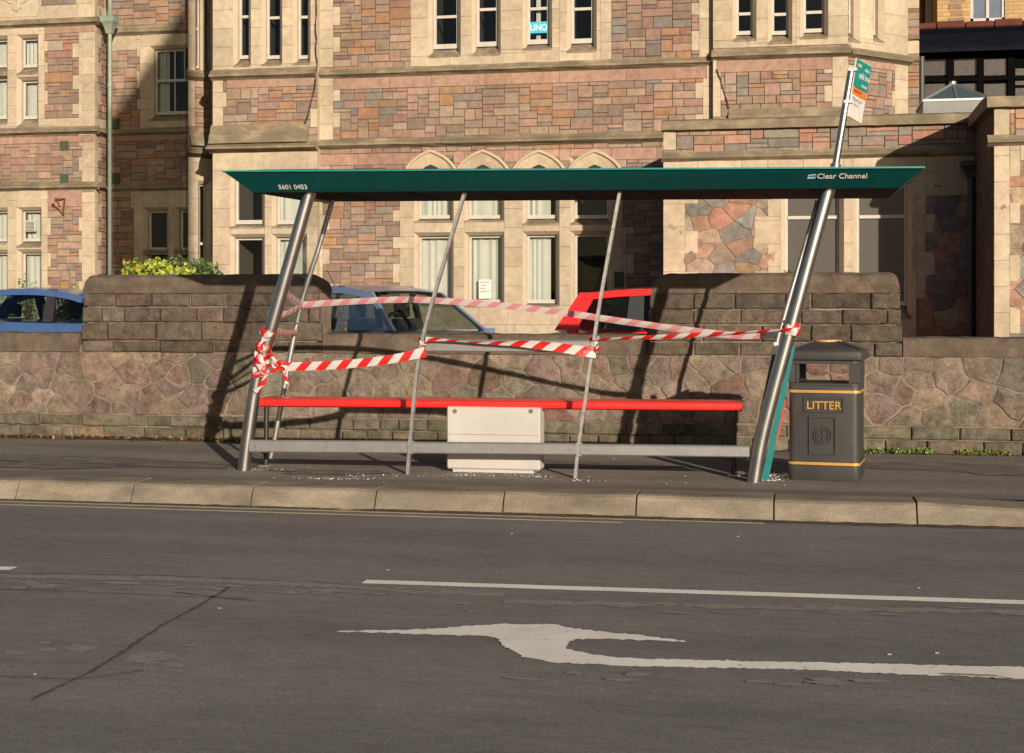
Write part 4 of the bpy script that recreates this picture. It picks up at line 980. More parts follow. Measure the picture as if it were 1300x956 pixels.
# right projecting front
pl=Plane2((-1.2,22.2),(1,0)); f=Fac(MBD,pl,905,1077,2.6,7.4,5)
f.rect('A',905,1077,-200,60)
for x0,x1 in ((937,956.5),(979,1000),(1023,1045)): f.window(x0,x1,-60,42 if x0<1000 else 39,'dark',rail=.25,fw=.035)
f.rect('P',912,1058,73,88); f.quoin(1055,1077,73,150,left=True,tooth=2); f.quoin(903,916,66,150,right=True,tooth=1)
f.string(905,1078,62,74,.10,ext=(.02,.03)); f.wedge(925,1078,136,152,0,.1); f.finish()
m=MB(); m.quad(pl.P(f.s0,2.6,0),pl.P(f.s0,2.6,-.2),pl.P(f.s0,7.4,-.2),pl.P(f.s0,7.4,0)); m.build('mortar_bed',M['lime'],MBD)
cx0=pl.P(f.s1,0)[0]
pl=Plane2((cx0,22.2),(1,1)); f=Fac.__new__(Fac); f.par=MBD; f.pl=pl; f.s0=0; f.s1=math.sqrt(2)*.95; f.setup(2.6,7.4,6,STONES,False)
f.rect('A',1070,1160,-200,66)
f.window(1082,1088,-60,40,'dark',rail=.25,fw=.03); f.window(1112,1119,-60,42,'dark',rail=.25,fw=.03)
f.rect('P',1086,1137,75,88); f.quoin(1077,1085,80,150,right=True,tooth=1); f.quoin(1137,1156,75,150,left=True,tooth=1)
f.string(1078,1151,66,78,.10,ext=(.02,.05)); f.finish()
# bulk behind the facades, closing walls and roof
m=MB(); m.box(-9.2,1.4,23.6,33,.1,7.38); m.box(-9.2,.6,23.3,23.6,7.0,7.38); m.build('rear_mass',M['mortar'],MBD)
m=MB(); ex=cx0+.95
m.quad((ex,23.15,.1),(ex,33,.1),(ex,33,8.4),(ex,23.15,8.4)); m.quad((-10.27,23,.1),(-10.27,33,.1),(-10.27,33,8.4),(-10.27,23,8.4)); m.build('side_wall',M['string'],MBD)
m=MB(); y0=22.5
for z,o in ((7.4,.0),(7.55,.18)): pass
m.hexa([(-9.6,22.1,7.4),(cx0+.05,22.1,7.4),(ex+.1,23.2,7.4),(-10.35,23.0,7.4),(-9.6,22.05,7.7),(cx0+.05,22.05,7.7),(ex+.15,23.2,7.7),(-10.4,23.0,7.7)]); m.box(-12.2,ex+.1,23.2,23.7,7.4,7.7); m.build('cornice',M['string'],MBD)
m=MB(); m.hexa([(-10.2,22.2,7.7),(ex,22.2,7.7),(ex,33,7.7),(-10.2,33,7.7),(-8,26.8,11.5),(ex-2,26.8,11.5),(ex-2,28.4,11.5),(-8,28.4,11.5)]); m.build('roof',M['black_tile'],MBD)
def crack(pix,Y):
    m=MB(); Q=[at(px,py,Y) for px,py in pix]; rr_=random.Random(3); pts=[]
    for a,b in zip(Q,Q[1:]):
        n=max(1,int((b-a).length/.12))
        for k in range(n): pts.append(a+(b-a)*k/n+Vector((rr_.uniform(-.012,.012),0,0)))
    pts.append(Q[-1])
    for a,b in zip(pts,pts[1:]): m.bar(a,b,rr_.uniform(.012,.03),.012)
    m.build('settlement_crack',M['dark_room'],MBD)
crack([(401.5,-20),(401,60),(402,90)],22.185); crack([(401.5,100),(398,118),(391,145),(387,157)],22.175); crack([(910,88),(918,112),(925,138)],22.185)
# drainpipe of the left corner
def pipe(px,ytop,ybot,Y,r_,mat,par,hop=None,name='drainpipe'):
    a,b=at(px,ytop,Y),at(px,ybot,Y); a=Vector((b.x,Y,a.z)); m=MB(); m.tube([b,a],r_,14); z=b.z
    while z<a.z: m.tube([(b.x,Y,z),(b.x,Y,z+.06)],r_*1.25,14); z+=1.8
    o=m.build(name,M[mat],par,smooth=True)
    if hop:
        zt,zb_=at(px,hop[0],Y).z,at(px,hop[1],Y).z; w=hop[2]; m=MB()
        def rg(hw,z): return [(b.x-hw,Y-hw,z),(b.x+hw,Y-hw,z),(b.x+hw,Y+hw*.8,z),(b.x-hw,Y+hw*.8,z)]
        m.loft([rg(r_*1.3,zb_),rg(w*.6,zb_+(zt-zb_)*.4),rg(w*.75,zb_+(zt-zb_)*.55),rg(w,zb_+(zt-zb_)*.7),rg(w,zt)]); m.build('hopper_head',M[mat],o)
pipe(139.5,-60,372,22.95,.038,'green_pipe',MBD,(22,43,.125))
m=MB(); q=at(139,14,22.9)
for dx in (-.05,0,.06): m.bar((q.x-.05+dx,q.y,q.z-.1),(q.x-.08+dx*1.5,q.y-.02,q.z+.14),.012,.012)
m.build('hopper_spike',M['green_pipe'],MBD)
# ------------------------------------------------------------------ left block
LB=thing('side_block',(-13,22.9,.18),'nearer sandstone block at the far left with curtained mullioned windows and toothed corner stones','building')
pl=Plane2((-13,22.9),(1,0)); f=Fac(LB,pl,-60,120,ZB,7.4,7)
f.rect('A',-60,55,28,158); f.quoin(50,58,40,150,right=True,tooth=1); f.rect('A',-60,52,-200,32); f.rect('A',52,120,7,30); f.quoin(98,120,-200,8,left=True,tooth=1)
for x0,x1 in ((-14,6.5),(24,44.5),): f.window(x0,x1,50,84,'curtain',rail=0,fw=.03); f.window(x0,x1,100,150,'curtain',rail=0,fw=.035)
f.rect('P',52,128,30,42); f.quoin(100,120,40,163,left=True,tooth=2,per=4); f.rect('A',-60,120,150,165)
f.rect('P',-60,120,172,182); f.quoin(103,120,165,236,left=True,tooth=1)
f.rect('A',-60,60,242,262); f.rect('P',60,103,242,262); f.rect('A',-60,52,262,460); f.quoin(50,60,262,460,right=True,tooth=1); f.quoin(103,120,242,460,left=True,tooth=1)
for x0,x1 in ((-14,7),(27,49)): f.window(x0,x1,268,306,'curtain',rail=0,fw=.03,sill=1); f.window(x0,x1,321,385,'curtain',rail=0,fw=.03,sill=1)
ACW=f.last
f.string(-60,121,26,35,.09,ext=(0,.08)); f.string(-60,121,163,172,.10,ext=(0,.08)); f.string(-60,121,233,242,.10,ext=(0,.08)); f.finish()
xr=pl.P(f.s1,0)[0]
pl=Plane2((xr,22.9),(0,1)); f=Fac.__new__(Fac); f.par=LB; f.pl=pl; f.s0=0; f.s1=.52; f.setup(ZB,7.4,8,STONES,False)
for a,b in ((7,30),(150,165)): f.rect('A',118,140,a,b)
f.cells('A',0,2,0,f.m); f.rect('P',118,140,30,42); f.rect('P',118,140,172,182)
for j in range(0,f.m,8): f.cells('A',2,4,j,j+4)
f.string(120,137,26,35,.09); f.string(120,137,163,172,.10); f.string(120,137,233,242,.10); f.finish()
m=MB(); m.box(-20,xr-.05,24.2,30,.1,7.38); m.build('rear_mass',M['mortar'],LB)
m=MB(); m.box(-20,xr+.1,22.85,24.2,7.4,7.7); m.build('cornice',M['string'],LB)
m=MB(); m.hexa([(-20,22.9,7.7),(xr,22.9,7.7),(xr,30,7.7),(-20,30,7.7),(-18,26,10.5),(xr-2.5,26,10.5),(xr-2.5,26.6,10.5),(-18,26.6,10.5)]); m.build('roof',M['black_tile'],LB)
m=MB()
for px,py in ((82,185),(82,227)): q=at(px,py,22.9); m=MB(); m.box(q.x-.075,q.x+.075,22.87,22.91,q.z-.08,q.z+.08); m.build('air_vent',M['vent'],LB)
q=at(22,5,22.9)
m=MB()
for k in range(16):
    a=k/16*6.28; r1=.1+.05*math.sin(a*3); 
    m.bar((q.x+r1*math.cos(a)*1.6,22.885,q.z+.03+r1*math.sin(a)),(q.x+(.1+.05*math.sin((a+.4)*3))*math.cos(a+.4)*1.6,22.885,q.z+.03+(.1+.05*math.sin((a+.4)*3))*math.sin(a+.4)),.02,.03)
m.build('carved_panel',M['lime'],LB)
# iron wall bracket
q=at(80,262,22.85); br_=thing('wall_bracket',(q.x,22.88,q.z-.1),'small rusty iron bracket fixed to the stone of the far left block','bracket')
m=MB()
def bq(px,py,o=0): v=at(px,py,22.85); return (v.x,v.y-o,v.z)
m.bar(bq(82,252),bq(80,273),.02,.03); m.tube([bq(82,252),bq(77,253),bq(72,253)],.012,8); m.tube([bq(80,272),bq(74,265),bq(67,260)],.010,8); m.tube([bq(72,253),bq(76,262)],.009,8)
for c_ in ((71.5,253),(67.5,260)):
    pr=[bq(c_[0]+1.6*math.cos(a*.7),c_[1]+1.6*math.sin(a*.7)) for a in range(10)]; m.tube(pr,.009,8)
m.build('iron_scroll',M['rust'],br_,smooth=True)
# extractor unit in window
P_,g0,g1,h0,h1,dp,wo=ACW
q=at(39,287,22.9+.12); m=MB(); m.bbox(q.x-.10,q.x+.10,23.0,23.06,q.z-.10,q.z+.10,.01); fan=m.build('extractor_fan',M['white'],None); tag(fan,'small square extractor fan set in the far left ground floor window','extractor fan')
m=MB()
for k in range(7): m.box(q.x-.08,q.x+.08,22.992,23.0,q.z-.08+k*.024,q.z-.07+k*.024)
m.build('grille',M['vent'],fan)
# ------------------------------------------------------------------ single storey extension
EX=thing('stone_extension',(.8,19.8,.18),'single storey rubble stone extension with frosted windows and weathered parapet behind the litter bin','building')
RUBP=[(.36,.225,.165),(.24,.215,.185),(.23,.215,.19),(.35,.25,.155),(.37,.215,.155),(.27,.22,.165),(.34,.19,.135),(.31,.25,.18),(.21,.20,.18)]
pl=Plane2((-1.77,19.8),(1,0)); f=Fac(EX,pl,842,1240,ZB,4.08,9,stones=[(.34,.21,.15),(.22,.195,.165),(.24,.21,.17),(.35,.18,.13),(.29,.20,.13),(.20,.18,.15)])
f.rect('A',842,1240,200,250); f.quoin(842,860,162,192,right=True,tooth=1)
f.quoin(842,868,250,460,right=True,tooth=3,per=5); f.quoin(972,994,250,460,left=True,tooth=3,per=5)
f.window(996,1068,222,388,'dark',rail=.67,frost=True,fw=.035,cham=1); f.window(1090,1150,222,388,'dark',rail=.67,frost=True,fw=.035,cham=1)
f.rect('A',1060,1095,250,460); f.rect('A',994,1165,250,460); f.quoin(1160,1176,225,380,right=True,tooth=2,per=5)
f.rect('X',868,972,250,460,False); f.rect('X',1160,1240,210,460,False)
s_=f
def accX(x,z):
    i=int((x-s_.s0)/s_.cw); j=int((z-s_.z0)/s_.ch); return 0<=i<s_.n and 0<=j<s_.m and s_.g[j][i]=='X'
f.string(840,1256,190,201,.07,ext=(0,0)); f.string(840,1240,376,384,.0)if False else None
f.finish()
for (a,b,yt,sd) in ((848,984,250,5),(1157,1240,206,6)):
    m=MB(); x0,x1=pl.S(a),pl.S(b); z1=pl.Z((a+b)/2,yt)
    if sd==5:
        rubble(m,pl.P,x0+.0,x1,1.2,z1,.20,RUBP,seed=sd,gap=.002,dome=.010,out0=-.008,wob=.03,accept=lambda x,z:True,ax=1.3)
    else: rubble(m,pl.P,x0+.1,x1+.1,1.2,z1,.20,RUBP,seed=sd,gap=.002,dome=.010,out0=-.008,wob=.03,ax=1.3)
    m.build('rubble_panel',M['rubble'],EX)
m=MB(); xa,xb=pl.S(840),pl.S(1256); zt1=pl.Z(842,152); n=60; rings=[]
for k in range(n+1):
    x=xa+(xb-xa)*k/n; w=lambda a:.008*noise.noise(Vector((x*6,a,4)))
    rings.append([pl.P(x,4.03+w(1),-.35),pl.P(x,4.03+w(1),.09+w(2)),pl.P(x,4.10+w(3),.10+w(2)),pl.P(x,4.155+w(3),.07+w(4)),pl.P(x,4.20+w(5),-.12),pl.P(x,4.17,-.35)])
m.loft(rings); m.build('parapet_cap',M['string'],EX)
X0,X1=pl.P(f.s0,0)[0],pl.P(f.s1,0)[0]
m=MB(); m.box(X0+.002,X0+.3,19.83,22.3,.1,4.05); m.build('end_wall',M['cream'],EX)
m=MB(); m.box(X0+.3,X1+3,21.0,22.0,.1,3.9); m.box(X0+.05,X1+3,20.1,22.2,3.8,3.95); m.build('flat_roof',M['ground'],EX)
pipe(1233,225,440,19.66,.045,'dkpipe',EX,(205,226,.13))
# right pier / porch
PR=thing('gate_pier_block',(2.6,17.9,.18),'sunlit stone end block with cream corner stones at the right edge of the view','building')
pl=Plane2((2.38,17.9),(1,0)); f=Fac.__new__(Fac); f.par=PR; f.pl=pl; f.s0=0; f.s1=3.0; f.setup(ZB,4.02,12,[(.42,.25,.17),(.27,.24,.20),(.44,.22,.15),(.35,.24,.15)],False)
f.rect('A',1262,1500,180,205); f.quoin(1262,1281,205,460,right=True,tooth=2,per=5); f.quoin(1262,1284,135,170,right=True,tooth=1); f.rect('X',1262,1500,200,460,False)
f.string(1262,1480,171,182,.07,ext=(.08,0)); f.finish()
m=MB(); rubble(m,pl.P,pl.S(1270),3.0,1.2,pl.Z(1290,205),.20,RUBP,seed=15,gap=.002,dome=.010,out0=-.008,wob=.03,ax=1.3); m.build('rubble_panel',M['rubble'],PR)
m=MB(); n=30; rings=[]
for k in range(n+1):
    x=-.09+3.2*k/n; w=lambda a:.008*noise.noise(Vector((x*6,a,4)))
    rings.append([pl.P(x,3.97+w(1),-2.1),pl.P(x,3.97+w(1),.09+w(2)),pl.P(x,4.05+w(3),.10+w(2)),pl.P(x,4.10+w(3),.06),pl.P(x,4.13,-.3),pl.P(x,4.1,-2.1)])
m.loft(rings); m.build('parapet_cap',M['string'],PR)
m=MB(); m.box(2.383,5.3,17.93,20.0,.1,3.98); m.build('side_wall',M['coping'],PR)
# roof lantern
LN=thing('roof_lantern',tuple(at(1215,138,20.9)),'small glazed pyramid roof lantern behind the parapet of the extension','roof lantern')
Y0=20.75; a,b=at(1172,136,Y0),at(1259,136,Y0); ap=at(1217,106,Y0+.55); zc=at(1215,126.5,Y0).z
M['ln_grey']=plain('lantern grey paint',(.17,.18,.18),.5); M['ln_glass']=glass_mat('lantern glass',(.35,.45,.47),refl=.12,opac=.35,ocol=(.14,.20,.21))
m=MB(); m.box(a.x,b.x,Y0,Y0+1.1,3.9,zc); m.build('upstand',M['ln_grey'],LN)
cs=[Vector((a.x,Y0,zc)),Vector((b.x,Y0,zc)),Vector((b.x,Y0+1.1,zc)),Vector((a.x,Y0+1.1,zc))]
ap=Vector(((a.x+b.x)/2,Y0+.55,ap.z)); m=MB()
for k in range(4): m.face([m.vert(cs[k]),m.vert(cs[(k+1)%4]),m.vert(ap)])
m.build('glazing',M['ln_glass'],LN); m=MB()
for k in range(4): m.bar(cs[k],ap,.035,.035); m.bar(cs[k],cs[(k+1)%4],.03,.03); m.bar((cs[k]+cs[(k+1)%4])/2,ap,.03,.03)
m.tube([ap-Vector((0,0,.03)),ap+Vector((0,0,.03))],.05,10); m.build('glazing_bar',M['alu'],LN)
# dark timber framed building behind
DK=thing('timber_annexe',(1.9,25,.18),'dark timber framed annexe with small panes and slate roof in painted shade at upper right','building')
YD=24.6; m=MB(); xa,xb=at(1166,0,YD).x,at(1400,0,YD).x; za,zb_=at(1230,150,YD).z,at(1230,66,YD).z
m.box(xa,xb,YD+.1,YD+5,.1,zb_+.05); M['shade_timber']=plain('dark timber with painted shade',(.004,.004,.004),.95,0,.0); m.build('dark_frame_wall',M['shade_timber'],DK)  # timber colour taken near black to include the annexe's shade
M['sky_pane']=plain('pane with painted reflection and shade',(.05,.043,.040),.25,0,.6)  # cloud reflection and shade are mixed into this pane colour
for row,(yt,yb) in enumerate(((73,95),(105,140))):
    for x0,x1 in ((1174.5,1203),(1212,1242),(1249.5,1279)):
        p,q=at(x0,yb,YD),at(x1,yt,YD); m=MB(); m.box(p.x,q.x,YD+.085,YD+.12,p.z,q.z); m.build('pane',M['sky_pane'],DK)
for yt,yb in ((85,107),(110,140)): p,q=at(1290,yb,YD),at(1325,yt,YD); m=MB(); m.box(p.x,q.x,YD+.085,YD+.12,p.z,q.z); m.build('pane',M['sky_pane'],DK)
m=MB()
for px in (1169,1207,1245.5,1284,1328): p=at(px,100,YD); m.box(p.x-.05,p.x+.05,YD+.02,YD+.1,.2,zb_); m.build('timber_post',M['shade_timber'],DK); m=MB()
for py in (70,100): p=at(1230,py,YD); m.box(xa,xb,YD+.03,YD+.098,p.z-.035,p.z+.035); m.build('timber_rail',M['shade_timber'],DK); m=MB()
zr=at(1230,34,YD+1.6).z
m=MB(); m.hexa([(xa-.1,YD-.25,zb_-.03),(xb,YD-.25,zb_-.03),(xb,YD+1.7,zr-.06),(xa-.1,YD+1.7,zr-.06),(xa-.1,YD-.25,zb_+.04),(xb,YD-.25,zb_+.04),(xb,YD+1.7,zr),(xa-.1,YD+1.7,zr)])
for k in range(9):
    f_=k/9; y=YD-.25+1.95*f_; z=zb_+.04+(zr-zb_-.04)*f_; m.hexa([(xa-.1,y-.012,z),(xb,y-.012,z),(xb,y+.2,z+.09),(xa-.1,y+.2,z+.09),(xa-.1,y-.012,z+.014),(xb,y-.012,z+.014),(xb,y+.2,z+.1),(xa-.1,y+.2,z+.1)])
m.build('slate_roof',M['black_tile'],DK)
m=MB(); x=xa-.05; k=0
while x<xb: m.bbox(x,x+.48,YD+1.55,YD+1.8,zr-.02,zr+.09+.02*(k%2),.02); x+=.49; k+=1
m.build('ridge_tile',M['ridge'],DK)
m=MB()
pipe(1170,72,140,YD-.2,.05,'dkpipe',DK)
# shaded return wall
pl=Plane2((1.7,24.3),(1,0)); f=Fac(MBD,pl,1146,1167,2.6,7.4,16)
f.rect('A',1140,1170,50,70); f.rect('A',1140,1170,-100,10); f.string(1146,1167,45,52,.06); f.string(1146,1167,72,80,.08); f.finish()
# yellow brick house far behind
YH=30.0; HB=thing('brick_house',(5,YH,.18),'yellow brick house with white framed window above the slate roof at upper right','house')
def brickmat():
    m,nt,b=newmat('yellow brick'); tc=N(nt,'ShaderNodeTexCoord'); mp=N(nt,'ShaderNodeMapping'); mp.inputs['Rotation'].default_value=(R(90),0,0); nt.links.new(tc.outputs['Object'],mp.inputs['Vector'])
    br=N(nt,'ShaderNodeTexBrick'); nt.links.new(mp.outputs['Vector'],br.inputs['Vector'])
    br.inputs['Color1'].default_value=(.42,.29,.13,1); br.inputs['Color2'].default_value=(.35,.23,.10,1); br.inputs['Mortar'].default_value=(.25,.18,.1,1); br.inputs['Scale'].default_value=1.0
    br.inputs['Brick Width'].default_value=.23; br.inputs['Row Height'].default_value=.08; br.inputs['Mortar Size'].default_value=.008
    nt.links.new(br.outputs['Color'],b.inputs['Base Color']); b.inputs['Roughness'].default_value=.9; bump(nt,b,br.outputs['Fac'],.5,.01); return m
M['ybrick']=brickmat()
xa=at(1190,0,YH).x; p,q=at(1232,29,YH),at(1276,-60,YH)
m=MB(); m.box(xa,p.x,YH,YH+6,.1,9.5); m.box(q.x,xa+8,YH,YH+6,.1,9.5); m.box(p.x,q.x,YH,YH+6,.1,p.z); m.box(p.x,q.x,YH,YH+6,q.z,9.5); m.build('brick_wall',M['ybrick'],HB)
m=MB(); m.box(xa-2.4,xa-.05,YH+1.2,YH+6,.1,9.5); m.build('brick_wall',M['ybrick'],HB)
m=MB()
for k in range(7):
    a_=at(1204+3*(k%2),30-k*9,YH); b_=at(1225-2*(k%3),22-k*9,YH); m.col=jit(random.Random(k).choice(STONES),.1); m.box(a_.x,b_.x,YH-.01,YH+.02,a_.z,b_.z)
m.build('stone_patch',M['stone'],HB)
w=MB(); 
for x0,x1,z0,z1 in ((p.x,p.x+.06,p.z,q.z),(q.x-.06,q.x,p.z,q.z),((p.x+q.x)/2-.03,(p.x+q.x)/2+.03,p.z,q.z),(p.x,q.x,p.z,p.z+.09)): w.box(x0,x1,YH+.03,YH+.08,z0,z1)
w.box(p.x-.05,q.x+.05,YH-.05,YH+.04,p.z-.05,p.z); wo=w.build('window',M['white'],HB)
M['bluepane']=plain('reflecting pane',(.10,.13,.18),.15,0,.8)
g=MB(); g.quad((p.x,YH+.06,p.z),(q.x,YH+.06,p.z),(q.x,YH+.06,q.z),(p.x,YH+.06,q.z)); g.build('pane',M['bluepane'],wo)
for px in (1172,1177,1181): 
    a_=at(px,60,YH+1.1); m=MB(); m.tube([(a_.x,YH+1.1,.2),(a_.x,YH+1.1,9)],.05,10); m.build('soil_pipe',M['white'] if px>1175 else M['rust'],HB,smooth=True)
m=MB(); m.hexa([(xa-3,YH-.4,9.5),(xa+8.4,YH-.4,9.5),(xa+8.4,YH+6.4,9.5),(xa-3,YH+6.4,9.5),(xa-3,YH+2.9,12),(xa+8.4,YH+2.9,12),(xa+8.4,YH+3.1,12),(xa-3,YH+3.1,12)]); m.build('roof',M['black_tile'],HB)
# notices in windows
P_,g0,g1,h0,h1,dp,wo=NOTEW
q=at(616,367,22.32+dp-.02); m=MB(); m.box(q.x-.105,q.x+.105,22.32+dp-.030,22.32+dp-.026,q.z-.155,q.z+.155); nt_=m.build('paper_notice',M['flagw'],None); tag(nt_,'white paper notice stuck inside a curtained ground floor window','notice')
for k,(t_,s_) in enumerate((('PLEASE USE',.030),('OTHER',.03),('DOOR',.03),('THANK YOU',.03))): text_part('lettering',t_,s_,M['dkpipe'],nt_,(q.x-.085,22.32+dp-.033,q.z+.10-k*.05),(1,0,0),(0,0,1),extrude=.0005)
P_,g0,g1,h0,h1,dp,wo=UNOW
M['cyan']=plain('bright blue card',(.02,.40,.62),.5)
a_,b_=at(670,43,22.32+dp),at(697.5,27.5,22.32+dp); yy=22.32+dp-.030; m=MB(); G0,G1=P_(g0,0)[0],P_(g1,0)[0]; m.box(G0+.03,G1-.03,yy,yy+.004,a_.z+.0,b_.z); bs_=m.build('window_sign',M['cyan'],None); tag(bs_,'bright blue card with pale letters in an upper window','window sign')
text_part('lettering','UNO',.145,M['letter'],bs_,((G0+G1)/2,yy-.003,a_.z+.04),(1,0,0),(0,0,1),extrude=.0005,align='CENTER',bold=.001,sx=.85)
# ------------------------------------------------------------------ parked cars
M['blue_paint']=plain('blue car paint',(.06,.125,.29),.3,.3,.5,.6); M['grey_paint']=plain('grey blue car paint',(.17,.225,.37),.3,.3,.5,.6); M['red_paint']=plain('red car paint',(.62,.02,.02),.3,0,.5,.6)
M['carglass']=glass_mat('car glass',(.55,.62,.58),refl=.02); 
for n_ in M['carglass'].node_tree.nodes:
    if n_.type=='MATH': n_.inputs[1].default_value=.3
M['seat']=plain('seat fabric',(.02,.022,.03),.8); M['tyre']=plain('tyre rubber',(.02,.02,.02),.8); M['lamp']=plain('lamp lens',(.7,.7,.68),.1,0,.8); M['tail']=plain('tail lamp',(.4,.01,.01),.2); M['trim']=plain('black trim',(.02,.02,.022),.5)
def car(name,label,loc,heading,paint,L=4.1,Wd=1.72,Hh=1.46,belt=.95,A=(.98,.28),B=-.28,Cc=(-1.12,-1.05),D=(-1.78,-1.50),rear='hatch',curve=.05,arc=False,pw=1.0,pwa=1.2):
    r=bpy.data.objects.new(name,None); COL.objects.link(r); r['_o']=(0,0,0); tag(r,label,'car','cars parked behind the boundary wall')
    w=Wd/2
    st=[(L/2,.55,.50),(L/2-.05,.70,.62),(L/2-.25,w-.06,.74),(1.35,w,.86),(A[0]+.12,w,belt-.02),(B,w,belt+.0),(Cc[0],w,belt+.02),(D[0],w-.03,belt+.03),(-L/2+.06,w-.09,belt-.05),(-L/2,w-.2,belt-.2)]
    m=MB(); rings=[]
    for x,hw,zt in st:
        rings.append([(x,0,zt+.015),(x,hw*.7,zt),(x,hw*.93,zt-.025),(x,hw,zt-.12),(x,hw+.0,.5),(x,hw*.97,.26),(x,hw*.8,.2),(x,-hw*.8,.2),(x,-hw*.97,.26),(x,-hw,.5),(x,-hw,zt-.12),(x,-hw*.93,zt-.025),(x,-hw*.7,zt)])
    m.loft(rings); m.build('body',M[paint],r,smooth=True)
    yb=w-.06; yt=w-.24; zr=Hh-.05
    def side(s,x,top): return Vector((x,s*(yt if top else yb),zr if top else belt-.01))
    # roof
    m=MB(); n=10; grid=[]
    for k in range(n+1):
        x=A[1]+(D[1]-A[1])*k/n; e=abs(2*k/n-1)
        crown=curve*(1-e**2.4); row=[]
        for j in range(9):
            f_=j/8*2-1; row.append((x,f_*yt,zr+crown+.03*(1-f_*f_)-.02))
        row=[(x,-yt-.015,zr-.055+crown)]+row+[(x,yt+.015,zr-.055+crown)]; grid.append(row)
    m.loft(grid,closed=False,cap=False); m.build('roof',M[paint],r,smooth=True)
    cr=lambda x: curve*(1-abs(2*(A[1]-x)/(A[1]-D[1])-1)**2.4)
    for s in (-1,1):
        for (xb,xt,wd,mt) in ((A[0],A[1],.07,paint),(B,B-.02,.075,'trim'),(Cc[0],Cc[1],.08,paint if arc else 'trim'),(D[0],D[1],.13,paint)):
            m=MB(); t=side(s,xt,True)+Vector((0,0,cr(xt)-.01)); b=side(s,xb,False); wd=wd*(pw if xb!=A[0] else pwa); m.loft([[b+Vector((-wd,0,0)),b+Vector((wd,0,0)),b+Vector((wd,-s*.05,0)),b+Vector((-wd,-s*.05,0))],[t+Vector((-wd*.8,0,0)),t+Vector((wd*.8,0,0)),t+Vector((wd*.8,-s*.05,0)),t+Vector((-wd*.8,-s*.05,0))]]); m.build('pillar',M[mt],r)
        for (b0,t0,b1,t1) in ((A[0],A[1],B,B-.02),(B,B-.02,Cc[0],Cc[1]),(Cc[0],Cc[1],D[0],D[1])):
            m=MB(); n=6; lo=[];hi=[]
            for k in range(n+1):
                xb=b0+(b1-b0)*k/n; xt=t0+(t1-t0)*k/n; i=Vector((0,-s*.02,0)); lo.append(side(s,xb,False)+i); hi.append(side(s,xt,True)+i+Vector((0,0,cr(xt)-.03)))
            m.loft([lo,hi],closed=False,cap=False); m.build('side_window',M['carglass'],r,smooth=True)
        q=Vector((A[0]-.12,s*(w+.09),belt-.04)); m=MB(); m.loft([[q+Vector((a*.07,b*.10,c*.065)) for b,c in ((-1,-.8),(1,-.6),(1,.8),(-1,.8))] for a in (-1,0,.8)]); m.build('wing_mirror',M[paint],r)
        for x in (L/2-.80,-L/2+.72):
            m=MB(); m.tube([(x,s*(w-.19),.31),(x,s*(w+.01),.31)],.31,28); wh=m.build('wheel',M['tyre'],r,smooth=True); m=MB(); m.tube([(x,s*(w+.0),.31),(x,s*(w+.02),.31)],.2,20); m.build('rim',M['alu'],wh,smooth=True)
        for x,mt,nm in ((L/2-.13,'lamp','headlight'),(-L/2+.05,'tail','tail_light')):
            m=MB(); m.bbox(x-.09,x+.09,s*(w-.30)-.12,s*(w-.30)+.12,.6,.74,.03); m.build(nm,M[mt],r)
        for x in (B+.28,Cc[0]+.3):
            m=MB(); m.tube([(x-.09,s*(w+.012),belt-.16),(x+.09,s*(w+.012),belt-.155)],.014,8); m.build('door_handle',M[paint],r,smooth=True)
    for s in (-1,1):
        m=MB(); n=10; rg=[]
        for k in range(n+1):
            x=A[1]+.04+(D[1]-A[1]-.04)*k/n; z=zr+cr(x)-.02; y=s*(yt+.01); rg.append([(x,y,z+.0),(x,y+s*.035,z-.085),(x,y-s*.02,z-.085),(x,y-s*.03,z)])
        m.loft(rg); m.build('cant_rail',M[paint],r,smooth=True)
    for nm,(xb,xt) in (('windscreen',(A[0],A[1])),('rear_window',(D[0],D[1]))):
        m=MB(); lo=[];hi=[]
        for k in range(9):
            f_=k/8*2-1; bo=.10*(1-f_*f_)*(1 if nm=='windscreen' else -1); lo.append((xb+bo,f_*(yb-.01),belt+.0)); hi.append((xt+bo*.3,f_*(yt),zr+.0))
        m.loft([lo,hi],closed=False,cap=False); m.build(nm,M['carglass'],r,smooth=True)
    for x in (.12,-.85):
        for s in (-1,1):
            m=MB(); m.loft([[(x-.12-.25*t,s*.38-hw,.5+t*.62),(x-.12-.25*t,s*.38+hw,.5+t*.62),(x-.25*t,s*.38+hw,.5+t*.62),(x-.25*t,s*.38-hw,.5+t*.62)] for t,hw in ((0,.25),(.6,.25),(.95,.18))])
            m.bbox(x-.42,x-.32,s*.38-.13,s*.38+.13,1.10,1.30,.03); m.build('seat',M['seat'],r)
    m=MB(); pr=None
    for k in range(17):
        a=k/16*2*math.pi; p_=Vector((.62-.08*math.sin(a),-.38+.18*math.cos(a),1.0+.17*math.sin(a)))
        if pr: m.bar(pr,p_,.028,.028)
        pr=p_
    m.build('steering_wheel',M['trim'],r)
    m=MB(); m.bbox(A[1]+.10,A[1]+.13,-.12,.12,zr-.16,zr-.08,.008); m.build('rear_view_mirror',M['trim'],r)
    m=MB(); m.box(-1.7,.95,-w+.14,w-.14,.45,.5); m.loft([[(A[0]+.05,-yb+.1,belt-.06),(A[0]+.05,yb-.1,belt-.06),(A[0]-.35,yb-.1,belt-.03),(A[0]-.35,-yb+.1,belt-.03)]],cap=True) ; m.build('dashboard',M['trim'],r)
    if 'blue' in name or paint=='grey_paint':
        m=MB(); m.tube([(-1.2,.0,zr+.02),(-1.45,.0,zr+.32)],.006,6); m.build('aerial',M['trim'],r)
    r.location=loc; r.rotation_euler=(0,0,heading); return r
CZ=.18
